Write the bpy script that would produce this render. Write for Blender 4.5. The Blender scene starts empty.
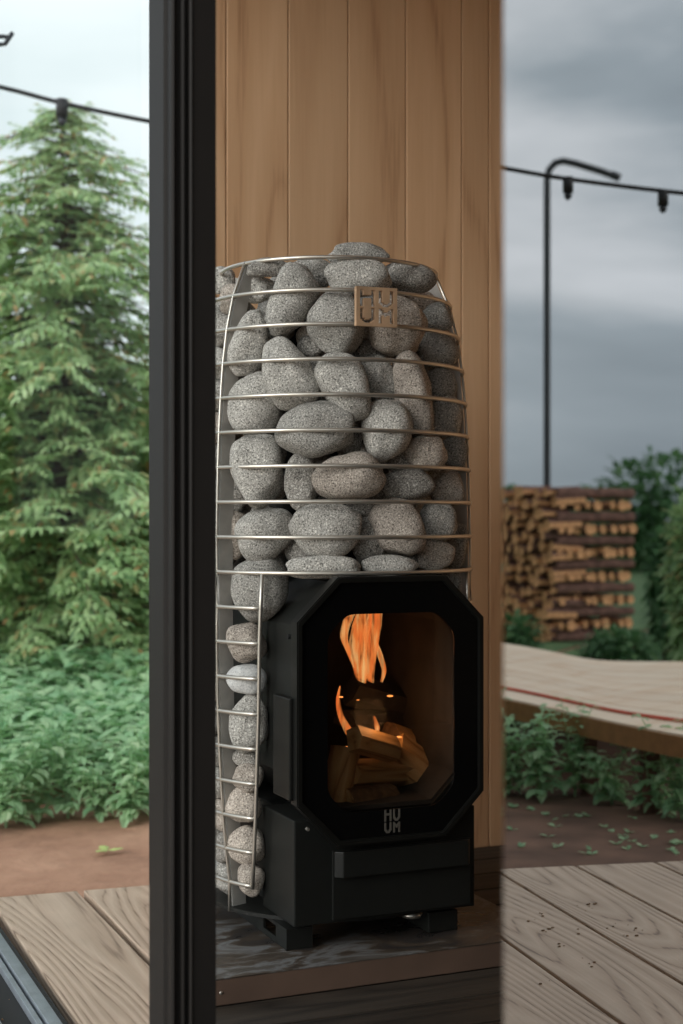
import bpy, bmesh, math, random
from mathutils import Vector, Matrix, noise
random.seed(7)
S = bpy.context.scene
COL = S.collection
R = math.radians
F = 1445.0; HC = 0.76; CX = 341.5; HY = 519.0      # focal length in pixels, eye height, principal column, horizon row

def pix(x, y, Y):
    return Vector(((x-CX)/F*Y, Y, HC-(y-HY)/F*Y))

# ------------------------------------------------------------------ nodes
def new_mat(name):
    m = bpy.data.materials.new(name); m.use_nodes = True
    nt = m.node_tree; nt.nodes.clear()
    out = nt.nodes.new('ShaderNodeOutputMaterial')
    return m, nt, out
def N(nt, t, **kw):
    n = nt.nodes.new(t)
    for k, v in kw.items():
        if k in n.inputs: n.inputs[k].default_value = v
        else: setattr(n, k, v)
    return n
def L(nt, a, ao, b, bi): nt.links.new(a.outputs[ao], b.inputs[bi])
def ramp(nt, stops, interp='LINEAR'):
    r = nt.nodes.new('ShaderNodeValToRGB'); cr = r.color_ramp; cr.interpolation = interp
    while len(cr.elements) > 1: cr.elements.remove(cr.elements[-1])
    cr.elements[0].position = stops[0][0]; cr.elements[0].color = (*stops[0][1], 1)
    for p, c in stops[1:]:
        e = cr.elements.new(p); e.color = (*c, 1)
    return r
def srgb(r, g, b):
    f = lambda c: (c/255/12.92) if c/255 <= .04045 else ((c/255+.055)/1.055)**2.4
    return (f(r), f(g), f(b))

def simple(name, col, rough=.5, metal=0., spec=.5, noise_amt=.15, nscale=30, bump=0., coat=0.):
    m, nt, out = new_mat(name)
    b = N(nt, 'ShaderNodeBsdfPrincipled', Roughness=rough, Metallic=metal)
    b.inputs['Specular IOR Level'].default_value = spec
    if coat: b.inputs['Coat Weight'].default_value = coat
    tc = N(nt, 'ShaderNodeTexCoord'); no = N(nt, 'ShaderNodeTexNoise', Scale=nscale, Detail=5.)
    L(nt, tc, 'Object', no, 'Vector')
    lo = tuple(c*(1-noise_amt) for c in col); hi = tuple(min(1, c*(1+noise_amt)) for c in col)
    r = ramp(nt, [(.3, lo), (.7, hi)]); L(nt, no, 'Fac', r, 'Fac'); L(nt, r, 'Color', b, 'Base Color')
    if bump:
        bp = N(nt, 'ShaderNodeBump', Strength=bump, Distance=.002); L(nt, no, 'Fac', bp, 'Height'); L(nt, bp, 'Normal', b, 'Normal')
    L(nt, b, 'BSDF', out, 'Surface')
    return m

def stops(dark, mid, light): return [(.16, dark), (.34, mid), (.8, light)]
def wood(name, dark, mid, light, freq=40., across=(6., .5), rough=.55, axis='z', plank_var=.2, bump=.2, fine=1.0, spec=.35, speck=0.):
    """grain runs along `axis` of the object; each loose plank shifts the pattern"""
    m, nt, out = new_mat(name)
    b = N(nt, 'ShaderNodeBsdfPrincipled', Roughness=rough); b.inputs['Specular IOR Level'].default_value = spec
    tc = N(nt, 'ShaderNodeTexCoord'); geo = N(nt, 'ShaderNodeNewGeometry')
    off = N(nt, 'ShaderNodeVectorMath', operation='SCALE'); comb = N(nt, 'ShaderNodeCombineXYZ', X=1., Y=1.7, Z=2.3)
    L(nt, comb, 'Vector', off, 0); mul = N(nt, 'ShaderNodeMath', operation='MULTIPLY'); mul.inputs[1].default_value = 37.
    L(nt, geo, 'Random Per Island', mul, 0); L(nt, mul, 'Value', off, 'Scale')
    add = N(nt, 'ShaderNodeVectorMath', operation='ADD'); L(nt, tc, 'Object', add, 0); L(nt, off, 'Vector', add, 1)
    mp = N(nt, 'ShaderNodeMapping')
    sc = [across[0]]*3; sc['xyz'.index(axis)] = across[1]; mp.inputs['Scale'].default_value = sc
    L(nt, add, 'Vector', mp, 'Vector')
    n1 = N(nt, 'ShaderNodeTexNoise', Scale=1., Detail=2., Roughness=.45); L(nt, mp, 'Vector', n1, 'Vector')
    k = N(nt, 'ShaderNodeMath', operation='MULTIPLY'); k.inputs[1].default_value = freq; L(nt, n1, 'Fac', k, 0)
    s = N(nt, 'ShaderNodeMath', operation='PINGPONG'); s.inputs[1].default_value = 1.; L(nt, k, 'Value', s, 0)
    mp2 = N(nt, 'ShaderNodeMapping'); sc2 = [190.*fine]*3; sc2['xyz'.index(axis)] = 6.*fine; mp2.inputs['Scale'].default_value = sc2
    L(nt, add, 'Vector', mp2, 'Vector')
    n2 = N(nt, 'ShaderNodeTexNoise', Scale=1., Detail=3.); L(nt, mp2, 'Vector', n2, 'Vector')
    mx = N(nt, 'ShaderNodeMath', operation='MULTIPLY_ADD'); mx.inputs[1].default_value = .55; L(nt, s, 'Value', mx, 0)
    h = N(nt, 'ShaderNodeMath', operation='MULTIPLY'); h.inputs[1].default_value = .5; L(nt, n2, 'Fac', h, 0); L(nt, h, 'Value', mx, 2)
    r = ramp(nt, stops(dark, mid, light)); L(nt, mx, 'Value', r, 'Fac')
    hv = N(nt, 'ShaderNodeHueSaturation'); L(nt, r, 'Color', hv, 'Color')
    mr = N(nt, 'ShaderNodeMapRange'); mr.inputs['To Min'].default_value = 1-plank_var; mr.inputs['To Max'].default_value = 1+plank_var
    L(nt, geo, 'Random Per Island', mr, 'Value'); L(nt, mr, 'Result', hv, 'Value')
    last = hv
    if speck:
        n3 = N(nt, 'ShaderNodeTexNoise', Scale=4.5, Detail=6., Roughness=.62); L(nt, tc, 'Object', n3, 'Vector')
        r3 = ramp(nt, [(.3, (1-speck,)*3), (.62, (1, 1, 1))]); L(nt, n3, 'Fac', r3, 'Fac')
        mm = N(nt, 'ShaderNodeMixRGB', blend_type='MULTIPLY', Fac=1.); L(nt, hv, 'Color', mm, 1); L(nt, r3, 'Color', mm, 2); last = mm
    L(nt, last, 'Color', b, 'Base Color')
    bp = N(nt, 'ShaderNodeBump', Strength=bump, Distance=.002); L(nt, mx, 'Value', bp, 'Height'); L(nt, bp, 'Normal', b, 'Normal')
    L(nt, b, 'BSDF', out, 'Surface')
    return m

def stone_mat(name, dark, mid, light):
    m, nt, out = new_mat(name)
    b = N(nt, 'ShaderNodeBsdfPrincipled', Roughness=.85); b.inputs['Specular IOR Level'].default_value = .25
    tc = N(nt, 'ShaderNodeTexCoord'); oi = N(nt, 'ShaderNodeObjectInfo')
    n1 = N(nt, 'ShaderNodeTexNoise', Scale=370., Detail=3., Roughness=.7); L(nt, tc, 'Object', n1, 'Vector')
    n2 = N(nt, 'ShaderNodeTexNoise', Scale=14., Detail=3.); L(nt, tc, 'Object', n2, 'Vector')
    r = ramp(nt, [(.36, dark), (.47, mid), (.56, mid), (.66, light)]); L(nt, n1, 'Fac', r, 'Fac')
    hv = N(nt, 'ShaderNodeHueSaturation'); L(nt, r, 'Color', hv, 'Color')
    mr = N(nt, 'ShaderNodeMapRange'); mr.inputs['To Min'].default_value = .78; mr.inputs['To Max'].default_value = 1.2
    L(nt, oi, 'Random', mr, 'Value')
    mr2 = N(nt, 'ShaderNodeMapRange'); mr2.inputs['From Min'].default_value = .3; mr2.inputs['From Max'].default_value = .7
    mr2.inputs['To Min'].default_value = .82; mr2.inputs['To Max'].default_value = 1.15; L(nt, n2, 'Fac', mr2, 'Value')
    mu = N(nt, 'ShaderNodeMath', operation='MULTIPLY'); L(nt, mr, 'Result', mu, 0); L(nt, mr2, 'Result', mu, 1)
    L(nt, mu, 'Value', hv, 'Value'); L(nt, hv, 'Color', b, 'Base Color')
    bp = N(nt, 'ShaderNodeBump', Strength=.5, Distance=.0012); L(nt, n1, 'Fac', bp, 'Height'); L(nt, bp, 'Normal', b, 'Normal')
    L(nt, b, 'BSDF', out, 'Surface')
    return m

def leaf_mat(name, cols, trans=.35):
    m, nt, out = new_mat(name)
    geo = N(nt, 'ShaderNodeNewGeometry'); n = len(cols)
    r = ramp(nt, [(i/max(1, n-1), c) for i, c in enumerate(cols)]); L(nt, geo, 'Random Per Island', r, 'Fac')
    b = N(nt, 'ShaderNodeBsdfPrincipled', Roughness=.5); L(nt, r, 'Color', b, 'Base Color')
    t = N(nt, 'ShaderNodeBsdfTranslucent'); L(nt, r, 'Color', t, 'Color')
    mx = N(nt, 'ShaderNodeMixShader', Fac=trans); L(nt, b, 'BSDF', mx, 1); L(nt, t, 'BSDF', mx, 2); L(nt, mx, 'Shader', out, 'Surface')
    return m

def glass_mat(name, gloss_fac, gcol, tcol, rough=0.):
    m, nt, out = new_mat(name)
    g = N(nt, 'ShaderNodeBsdfGlossy', Roughness=rough, Color=(*gcol, 1)); t = N(nt, 'ShaderNodeBsdfTransparent', Color=(*tcol, 1))
    mx = N(nt, 'ShaderNodeMixShader', Fac=gloss_fac); L(nt, t, 'BSDF', mx, 1); L(nt, g, 'BSDF', mx, 2); L(nt, mx, 'Shader', out, 'Surface')
    return m

M = {}
M['wall'] = wood('pale_plank_wood', srgb(172, 134, 100), srgb(198, 160, 124), srgb(210, 174, 138), freq=15, across=(4.2, .42), plank_var=.07, bump=.08, rough=.6)
M['deck'] = wood('weathered_deck_wood', srgb(120, 98, 84), srgb(188, 164, 144), srgb(204, 182, 162), freq=70, across=(3.6, .42), axis='y', plank_var=.08, bump=.5, speck=.15)
M['floor'] = wood('dark_floor_wood', srgb(20, 17, 15), srgb(38, 34, 30), srgb(52, 46, 40), freq=22, across=(7, .5), axis='x', plank_var=.25, bump=.4)
M['terrace'] = wood('fresh_terrace_wood', srgb(226, 190, 156), srgb(246, 220, 194), srgb(250, 228, 204), freq=10, across=(4, .3), axis='x', plank_var=.05)
M['fascia'] = simple('terrace_fascia_wood', srgb(150, 108, 66), .7)
M['black'] = simple('black_powder_coat', srgb(22, 23, 21), .5, spec=.3, noise_amt=.1)
M['blackdoor'] = simple('black_cast_steel', srgb(18, 18, 16), .42, spec=.3, noise_amt=.1)
M['frame'] = simple('dark_window_aluminium', srgb(29, 26, 24), .62, spec=.25, noise_amt=.06)
M['rail'] = simple('brushed_rail_aluminium', srgb(146, 154, 162), .4, metal=.35)
M['rubber'] = simple('black_rubber_seal', srgb(14, 14, 15), .7)
M['steel'] = simple('satin_steel_wire', srgb(196, 190, 180), .34, metal=.85, noise_amt=.06)
M['strip'] = simple('galvanised_strip', srgb(176, 172, 166), .6, metal=.1)
M['brass'] = simple('bronze_badge_metal', srgb(200, 166, 134), .42, metal=.45, noise_amt=.15)
M['logo'] = simple('grey_print', srgb(80, 76, 70), .5)
M['paint'] = simple('black_glass_enamel', srgb(10, 10, 10), .12, spec=.35, noise_amt=.02)
M['firebox'] = simple('sooty_firebrick', srgb(46, 40, 36), .9, noise_amt=.4, nscale=20, bump=.3)
M['char'] = simple('charred_bark', srgb(34, 28, 24), .95, noise_amt=.6, nscale=60, bump=1.)
M['split'] = wood('split_firewood', srgb(120, 80, 46), srgb(190, 146, 98), srgb(214, 174, 124), freq=16, across=(14, 2), axis='y', plank_var=.12, bump=.5)
M['bark'] = simple('firewood_bark', srgb(110, 84, 60), .95, noise_amt=.5, nscale=70, bump=1.)
M['log'] = simple('stacked_log_wood', srgb(230, 164, 116), .85, noise_amt=.4, nscale=14, bump=.4)
M['logdark'] = simple('stacked_log_bark', srgb(118, 86, 76), .95, noise_amt=.4, nscale=16, bump=.6)
M['slabtop'] = None
M['slab'] = simple('brown_board_edge', srgb(92, 72, 60), .7, noise_amt=.18, nscale=9)
M['stone'] = stone_mat('speckled_grey_granite', srgb(72, 70, 66), srgb(156, 153, 147), srgb(224, 220, 212))
M['warm'] = stone_mat('speckled_warm_granite', srgb(76, 68, 60), srgb(166, 156, 146), srgb(228, 218, 204))
M['dark'] = stone_mat('speckled_dark_granite', srgb(56, 54, 50), srgb(138, 134, 128), srgb(216, 212, 204))
M['pale'] = stone_mat('pale_smooth_stone', srgb(150, 150, 150), srgb(186, 186, 184), srgb(208, 206, 202))
M['pole'] = simple('black_lamp_metal', srgb(50, 54, 60), .5)
M['cable'] = simple('black_cable', srgb(22, 22, 24), .6)
M['red'] = simple('red_cord', srgb(216, 104, 84), .6)
M['trunk'] = simple('tree_bark', srgb(86, 70, 58), .95, noise_amt=.4, nscale=30, bump=1.)
M['conifer'] = leaf_mat('conifer_sprays', [srgb(96, 128, 88), srgb(166, 198, 142), srgb(196, 222, 164), srgb(134, 170, 120), srgb(212, 232, 180), srgb(176, 206, 150), srgb(206, 166, 120)], .45)
M['herb'] = leaf_mat('herb_leaves', [srgb(146, 192, 150), srgb(190, 224, 182), srgb(166, 206, 160), srgb(206, 232, 190), srgb(132, 176, 130)], .45)
M['bush'] = leaf_mat('bush_leaves', [srgb(66, 106, 68), srgb(104, 146, 98), srgb(84, 126, 82), srgb(124, 160, 104)])
M['fallen'] = simple('fallen_leaf_green', srgb(170, 186, 110), .6)
M['cladding'] = simple('dark_outer_cladding', srgb(44, 40, 36), .7)
M['ceil'] = wood('ceiling_plank_wood', srgb(150, 112, 80), srgb(190, 150, 112), srgb(206, 168, 130), freq=15, across=(4, .4), axis='y', plank_var=.07)

def build_special():
    # stained metal sheet on the hearth
    m, nt, out = new_mat('stained_hearth_sheet')
    b = N(nt, 'ShaderNodeBsdfPrincipled', Roughness=.45, Metallic=.2)
    tc = N(nt, 'ShaderNodeTexCoord'); mp = N(nt, 'ShaderNodeMapping'); mp.inputs['Scale'].default_value = (1, 1.8, 1); L(nt, tc, 'Object', mp, 'Vector')
    n = N(nt, 'ShaderNodeTexNoise', Scale=7., Detail=8., Roughness=.62, Distortion=.8); L(nt, mp, 'Vector', n, 'Vector')
    r = ramp(nt, [(.3, srgb(36, 33, 31)), (.42, srgb(60, 56, 54)), (.5, srgb(74, 64, 54)), (.57, srgb(112, 112, 112)), (.64, srgb(78, 72, 66)), (.75, srgb(60, 54, 48))]); L(nt, n, 'Fac', r, 'Fac')
    L(nt, r, 'Color', b, 'Base Color')
    r2 = ramp(nt, [(.35, (.25,)*3), (.65, (.6,)*3)]); L(nt, n, 'Fac', r2, 'Fac'); L(nt, r2, 'Color', b, 'Roughness')
    L(nt, b, 'BSDF', out, 'Surface'); M['slabtop'] = m
    # bare soil
    m, nt, out = new_mat('red_brown_soil')
    b = N(nt, 'ShaderNodeBsdfPrincipled', Roughness=.95)
    tc = N(nt, 'ShaderNodeTexCoord'); n = N(nt, 'ShaderNodeTexNoise', Scale=3., Detail=9., Roughness=.65); L(nt, tc, 'Object', n, 'Vector')
    r = ramp(nt, [(.3, srgb(116, 84, 66)), (.5, srgb(164, 122, 98)), (.7, srgb(188, 146, 120))]); L(nt, n, 'Fac', r, 'Fac'); L(nt, r, 'Color', b, 'Base Color')
    bp = N(nt, 'ShaderNodeBump', Strength=.8, Distance=.03); L(nt, n, 'Fac', bp, 'Height'); L(nt, bp, 'Normal', b, 'Normal')
    L(nt, b, 'BSDF', out, 'Surface'); M['soil'] = m
    m2 = simple('rough_grass_ground', srgb(84, 112, 70), .95, noise_amt=.35, nscale=6); M['lawn'] = m2
    # flame: gives off its own light, thin at the rims
    m, nt, out = new_mat('flame')
    tc = N(nt, 'ShaderNodeTexCoord'); sp = N(nt, 'ShaderNodeSeparateXYZ'); L(nt, tc, 'Generated', sp, 'Vector')
    n = N(nt, 'ShaderNodeTexNoise', Scale=1., Detail=2.); mp = N(nt, 'ShaderNodeMapping'); mp.inputs['Scale'].default_value = (90, 90, 14); L(nt, tc, 'Object', mp, 'Vector'); L(nt, mp, 'Vector', n, 'Vector')
    r = ramp(nt, [(.3, (.95, .16, .03)), (.5, (1., .3, .07)), (.68, (1., .62, .25))]); L(nt, n, 'Fac', r, 'Fac')
    e = N(nt, 'ShaderNodeEmission', Strength=1.25); L(nt, r, 'Color', e, 'Color')
    t = N(nt, 'ShaderNodeBsdfTransparent'); lw = N(nt, 'ShaderNodeLayerWeight', Blend=.35)
    mr = N(nt, 'ShaderNodeMapRange'); mr.inputs['From Min'].default_value = 0.; mr.inputs['From Max'].default_value = .85; mr.inputs['To Min'].default_value = .78; mr.inputs['To Max'].default_value = .0
    L(nt, lw, 'Facing', mr, 'Value')
    mx = N(nt, 'ShaderNodeMixShader'); n5 = N(nt, 'ShaderNodeTexNoise', Scale=1., Detail=2.); mp5 = N(nt, 'ShaderNodeMapping'); mp5.inputs['Scale'].default_value = (130, 130, 22); L(nt, tc, 'Object', mp5, 'Vector'); L(nt, mp5, 'Vector', n5, 'Vector')
    r5 = ramp(nt, [(.36, (.15,)*3), (.58, (1,)*3)]); L(nt, n5, 'Fac', r5, 'Fac'); mu5 = N(nt, 'ShaderNodeMath', operation='MULTIPLY'); L(nt, mr, 'Result', mu5, 0); L(nt, r5, 'Color', mu5, 1)
    L(nt, mu5, 'Value', mx, 'Fac'); L(nt, t, 'BSDF', mx, 1); L(nt, e, 'Emission', mx, 2); L(nt, mx, 'Shader', out, 'Surface')
    M['flame'] = m
    m, nt, out = new_mat('glowing_ember'); e = N(nt, 'ShaderNodeEmission', Strength=2.2, Color=(1, .33, .08, 1)); L(nt, e, 'Emission', out, 'Surface'); M['ember'] = m
    M['pane'] = glass_mat('clear_window_glass', .006, (1, 1, 1), (.985, .99, .99))
    M['mirror'] = glass_mat('tinted_reflective_glass', .94, (.42, .42, .42), (.4, .36, .33))
    M['doorglass'] = glass_mat('stove_door_glass', .07, (.9, .9, .9), (.8, .78, .75))
build_special()

# ------------------------------------------------------------------ geometry helpers
def obj(name, bm, mat, parent=None, loc=None, rotz=0., smooth=False, recalc=True):
    if recalc: bmesh.ops.recalc_face_normals(bm, faces=bm.faces[:])
    me = bpy.data.meshes.new(name); bm.to_mesh(me); bm.free()
    if smooth: me.polygons.foreach_set('use_smooth', [True]*len(me.polygons))
    for mm in (mat if isinstance(mat, (list, tuple)) else [mat]): me.materials.append(mm)
    o = bpy.data.objects.new(name, me); COL.objects.link(o)
    if parent: o.parent = parent
    if loc is not None: o.location = loc
    o.rotation_euler = (0, 0, rotz)
    return o
def tag(o, label, cat, group=None, kind=None):
    if label: o['label'] = label
    if cat: o['category'] = cat
    if group: o['group'] = group
    if kind: o['kind'] = kind
    return o
def thing(name, label, cat, loc=(0, 0, 0), rotz=0., group=None, kind=None):
    o = bpy.data.objects.new(name, None); o.empty_display_size = .05; COL.objects.link(o)
    o.location = loc; o.rotation_euler = (0, 0, rotz)
    return tag(o, label, cat, group, kind)
def box(bm, x0, x1, y0, y1, z0, z1, bevel=0., mi=0):
    vs = [bm.verts.new((x, y, z)) for z in (z0, z1) for x, y in ((x0, y0), (x1, y0), (x1, y1), (x0, y1))]
    fs = [bm.faces.new([vs[i] for i in f]) for f in ((3, 2, 1, 0), (4, 5, 6, 7), (0, 1, 5, 4), (1, 2, 6, 5), (2, 3, 7, 6), (3, 0, 4, 7))]
    for f in fs: f.material_index = mi
    if bevel:
        es = list({e for f in fs for e in f.edges})
        bmesh.ops.bevel(bm, geom=es, offset=bevel, segments=2, affect='EDGES', profile=.6)
def prism(bm, pts, z0, z1, bevel=0.):
    a = [bm.verts.new((x, y, z0)) for x, y in pts]; b = [bm.verts.new((x, y, z1)) for x, y in pts]; n = len(pts)
    fs = [bm.faces.new(a[::-1]), bm.faces.new(b)] + [bm.faces.new((a[i], a[(i+1) % n], b[(i+1) % n], b[i])) for i in range(n)]
    if bevel: bmesh.ops.bevel(bm, geom=list({e for f in fs for e in f.edges}), offset=bevel, segments=2, affect='EDGES', profile=.6)
def tube(bm, pts, r, seg=8, closed=False, cap=True):
    pts = [Vector(p) for p in pts]; n = len(pts); rings = []
    rr = r if isinstance(r, (list, tuple)) else [r]*n
    up = Vector((0, 0, 1))
    for i, p in enumerate(pts):
        if closed: t = pts[(i+1) % n]-pts[i-1]
        else: t = pts[min(i+1, n-1)]-pts[max(i-1, 0)]
        t.normalize(); a = t.cross(up)
        if a.length < 1e-3: a = t.cross(Vector((1, 0, 0)))
        a.normalize(); b = a.cross(t)
        rings.append([bm.verts.new(p+(a*math.cos(2*math.pi*j/seg)+b*math.sin(2*math.pi*j/seg))*rr[i]) for j in range(seg)])
    m = n if closed else n-1
    for i in range(m):
        A = rings[i]; B = rings[(i+1) % n]
        for j in range(seg): bm.faces.new((A[j], A[(j+1) % seg], B[(j+1) % seg], B[j]))
    if cap and not closed: bm.faces.new(rings[0][::-1]); bm.faces.new(rings[-1])

# frames: u runs away along the glass wall, v to the right across it
TH = R(23.4); U = Vector((-math.sin(TH), math.cos(TH), 0)); V = Vector((math.cos(TH), math.sin(TH), 0))
S0 = Vector((-.409, 2.175, 0))
def pq(P): d = Vector((P[0], P[1], 0))-S0; return d.dot(V), d.dot(U)
def hit(line_pt, line_dir, p):
    """q where the line crosses the column p of the wall frame"""
    p0, q0 = pq(line_pt); dp = line_dir[0]*V.x+line_dir[1]*V.y; dq = line_dir[0]*U.x+line_dir[1]*U.y
    return q0+(p-p0)*dq/dp
def hitp(line_pt, line_dir, q):
    p0, q0 = pq(line_pt); dp = line_dir[0]*V.x+line_dir[1]*V.y; dq = line_dir[0]*U.x+line_dir[1]*U.y
    return p0+(q-q0)*dp/dq

# mirror of the glass door leaf: what it shows stands in the yard to the left
TM = R(19.9); E0 = Vector((.1118, 1.0, 0)); MD = Vector((-math.sin(TM), math.cos(TM), 0)); MN = Vector((math.cos(TM), math.sin(TM), 0))
def mir(P):
    P = Vector(P); d = (P-E0); d.z = 0
    return P-MN*(2*d.dot(MN))

# ------------------------------------------------------------------ ground, decks, floor
g = bmesh.new(); 
for (x0, x1, y0, y1) in [(-60, 60, -60, 90)]:
    vs = [g.verts.new(c) for c in ((x0, y0, -.12), (x1, y0, -.12), (x1, y1, -.12), (x0, y1, -.12))]; g.faces.new(vs)
tag(obj('ground', g, M['soil']), 'bare red brown soil beyond the end of the deck', 'soil', kind='structure')
g = bmesh.new()
ln = [(-1.6, 4.75), (6, 5.2), (60, 20), (60, 90), (-60, 90), (-60, 14), (-8, 7.5), (-3.2, 5.2)]
vs = [g.verts.new((x, y, -.112)) for x, y in ln]; g.faces.new(vs)
tag(obj('lawn', g, M['lawn']), 'rough green grass ground under the trees', 'grass', kind='structure')
g = bmesh.new()
ln = [(-4.7, 2.6), (-3.9, 3.8), (-3.3, 5.3), (-8, 7.4), (-60, 13.9), (-60, -60), (-9, -60)]
vs = [g.verts.new((x, y, -.113)) for x, y in ln]; g.faces.new(vs)
tag(obj('meadow', g, M['lawn']), 'rough green meadow behind the curved timber terrace', 'grass', kind='structure')

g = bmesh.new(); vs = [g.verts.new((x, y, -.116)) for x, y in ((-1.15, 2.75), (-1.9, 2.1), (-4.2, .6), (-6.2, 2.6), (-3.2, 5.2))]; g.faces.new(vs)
tag(obj('shaded_damp_soil', g, simple('damp_shaded_soil', srgb(112, 84, 70), .9, noise_amt=.4, nscale=5, bump=.6)), 'damp soil with terrace shade in its colour, in front of the curved terrace', 'soil', kind='structure')  # darker soil patch: terrace shade and wet are both put into its colour
KP = Vector((-.1083*2, 2., 0)); KD = Vector((-.1083, 1., 0))       # the slanting side of the cabin
EP = Vector((-.687, 2.905, 0)); ED = Vector((.2836, .0955, 0))     # end of the garden deck
root = thing('deck', 'weathered light timber deck boards behind the left glass pane', 'deck', S0, TH, kind='structure')
w = .188
for i in range(5):
    p0 = .014+i*w; p1 = p0+w-.014
    n0, n1 = hit(KP, KD, p0), hit(KP, KD, p1); f0, f1 = hit(EP, ED, p0), hit(EP, ED, p1)
    if n0 > f0: break
    n1 = min(n1, f1)
    b = bmesh.new(); prism(b, [(p0, n0+.004), (p1, n1+.004), (p1, f1), (p0, f0)] if f1-n1 > .01 else [(p0, n0+.004), (p1, f1+.004), (p0, f0)], -.03, 0, .0025)
    obj('deck_board', b, M['deck'], root)
b = bmesh.new(); prism(b, [(0, -.8), (.75, -.2), (.75, .65), (0, .65)], -.11, -.05); obj('joist', b, M['rubber'], root)

# outer deck, on which one stands; boards run the same way
L2p = pq(mir((.5587, 2.364, 0)))[0]
e1 = mir((.3577, 3.142, 0)); e2 = mir((.760, 3.215, 0)); ed = e2-e1
root = thing('outer_deck', 'weathered timber deck boards with dark knots, mirrored in the right glass door', 'deck', S0, TH, kind='structure')
p = L2p+.1835*8
while p > -.125: p -= .1835
for i in range(22):
    p1 = p-i*.1835-.004; p0 = p1-.1835+.008
    b = bmesh.new(); prism(b, [(p0, -3.6), (p1, -3.6), (p1, hit(e1, ed, p1)), (p0, hit(e1, ed, p0))], -.03, 0, .0025)
    obj('deck_board', b, M['deck'], root)
edge_p = p
if edge_p < -.126:
    b = bmesh.new(); prism(b, [(edge_p+.004, -3.6), (-.104, -3.6), (-.104, hit(e1, ed, -.104)), (edge_p+.004, hit(e1, ed, edge_p+.004))], -.03, 0, .0025)
    obj('deck_board', b, M['deck'], root)
b = bmesh.new(); prism(b, [(p0, -3.5), (-.1, -3.5), (-.1, .5), (p0, .0)], -.115, -.06); obj('joist', b, M['rubber'], root)

# cabin floor, dark boards across
WQ = pq((-.2475, 3.095))[1]                   # back wall face
SP = pq((.342, 3.35))[0]                      # right side wall face
SW = SP+.855
root = thing('floor', 'dark stained narrow floor boards inside the cabin', 'floor', S0, TH, kind='structure')
q = WQ+.01; i = 0
b = bmesh.new()
while q > -2.5:
    q1 = q; q0 = q-.109
    l0 = max(.014, hitp(KP, KD, q0)); l1 = max(.014, hitp(KP, KD, q1))
    prism(b, [(l0, q0), (SW, q0), (SW, q1), (l1, q1)], -.03, 0, .003)
    q -= .115
obj('floor_boards', b, M['floor'], root)
b = bmesh.new(); prism(b, [(.02, -2.6), (SW, -2.6), (SW, WQ), (-.0, WQ-.2), (.02, -.2)], -.1, -.045); obj('joist', b, M['rubber'], root)

# ------------------------------------------------------------------ walls
ZT = 2.25
root = thing('wall_back', 'wall of upright pale wood planks behind the stove', 'wall', S0, TH, kind='structure')
pc = SP; b = bmesh.new()
edges = [SP+.1425*k for k in range(6, -1, -1)]+[SP-.0715]
while edges[-1] > hitp(KP, KD, WQ)+.02: edges.append(edges[-1]-.1425)
for a, c in zip(edges, edges[1:]):
    box(b, c+.0008, a-.0008, WQ, WQ+.02, 0.0, ZT, .0022)
wl = edges[-1]
obj('planking', b, M['wall'], root)
b = bmesh.new(); box(b, wl+.002, SW+.12, WQ+.021, WQ+.1, -.1, ZT); obj('outer_cladding', b, M['cladding'], root)
root = thing('wall_right', 'side wall of upright pale wood planks right of the stove', 'wall', S0, TH, kind='structure')
b = bmesh.new(); q = WQ-.001
while q > -2.7:
    box(b, SW, SW+.02, q-.1417, q-.0008, 0, ZT, .0022); q -= .1425
obj('planking', b, M['wall'], root)
b = bmesh.new(); box(b, SW+.021, SW+.12, q, WQ+.02, -.1, ZT); obj('outer_cladding', b, M['cladding'], root)
sq = q
root = thing('wall_front', 'dark clad cabin wall beside the glass door, behind the viewer', 'wall', S0, TH, kind='structure')
b = bmesh.new(); box(b, .0, .1, -2.75, -2.27, -.1, ZT); obj('outer_cladding', b, M['cladding'], root)
b = bmesh.new(); box(b, .1, SW, -2.75, -2.65, -.1, ZT); obj('outer_cladding', b, M['cladding'], root)
b = bmesh.new()
x = .0
while x < SW+.1:
    prism(b, [(x, sq), (x+.14, sq), (x+.14, WQ+.1), (x, WQ+.1)], ZT, ZT+.02, .002); x += .1425
c = obj('ceiling', b, M['ceil'], None, S0, TH); c['kind'] = 'structure'; c['label'] = 'planked timber ceiling of the cabin'; c['category'] = 'ceiling'

# ------------------------------------------------------------------ glass wall on the left: track, post, pane
root = thing('trim_1', 'black and silver sliding door track along the deck boards', 'door track', S0, TH, kind='structure')
def run(name, p0, p1, z0, z1, mat, q0=-2.2, q1=.78, bev=.001):
    b = bmesh.new(); box(b, p0, p1, q0, q1, z0, z1, bev); return obj(name, b, mat, root)
run('channel', -.1, .0, -.03, -.012, M['rubber'])
run('rail', -.032, -.012, -.012, .004, M['rail'])
run('rail', -.046, -.037, -.012, .001, M['rail'])
run('edge_seal', -.0115, -.003, -.02, .002, M['rubber'])
run('edge_lip', -.1, -.094, -.012, .001, M['rail'])
deb = bmesh.new()
for k in range(30):
    q = random.uniform(-.2, .7); p = random.uniform(-.09, -.05); s = random.uniform(.0006, .0022)
    bmesh.ops.create_icosphere(deb, subdivisions=1, radius=s, matrix=Matrix.Translation((p, q, -.0115+s*.4)))
o = obj('track_grit', deb, simple('tan_grit', srgb(176, 140, 104), .9)); o.location = S0; o.rotation_euler = (0, 0, TH)
tag(o, 'tan crumbs of dirt lying in the black track channel', 'dirt', kind='stuff')

root = thing('window_1', 'black metal window post and clear glass pane left of the stove', 'window', S0, TH, kind='structure')
# post profile in (p, q): left flank, ribbed front, flat right part
A = Vector((-.2375, 1.79, 0)); pa, qa = pq(pix(150, 1024, 1.80)); 
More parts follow.
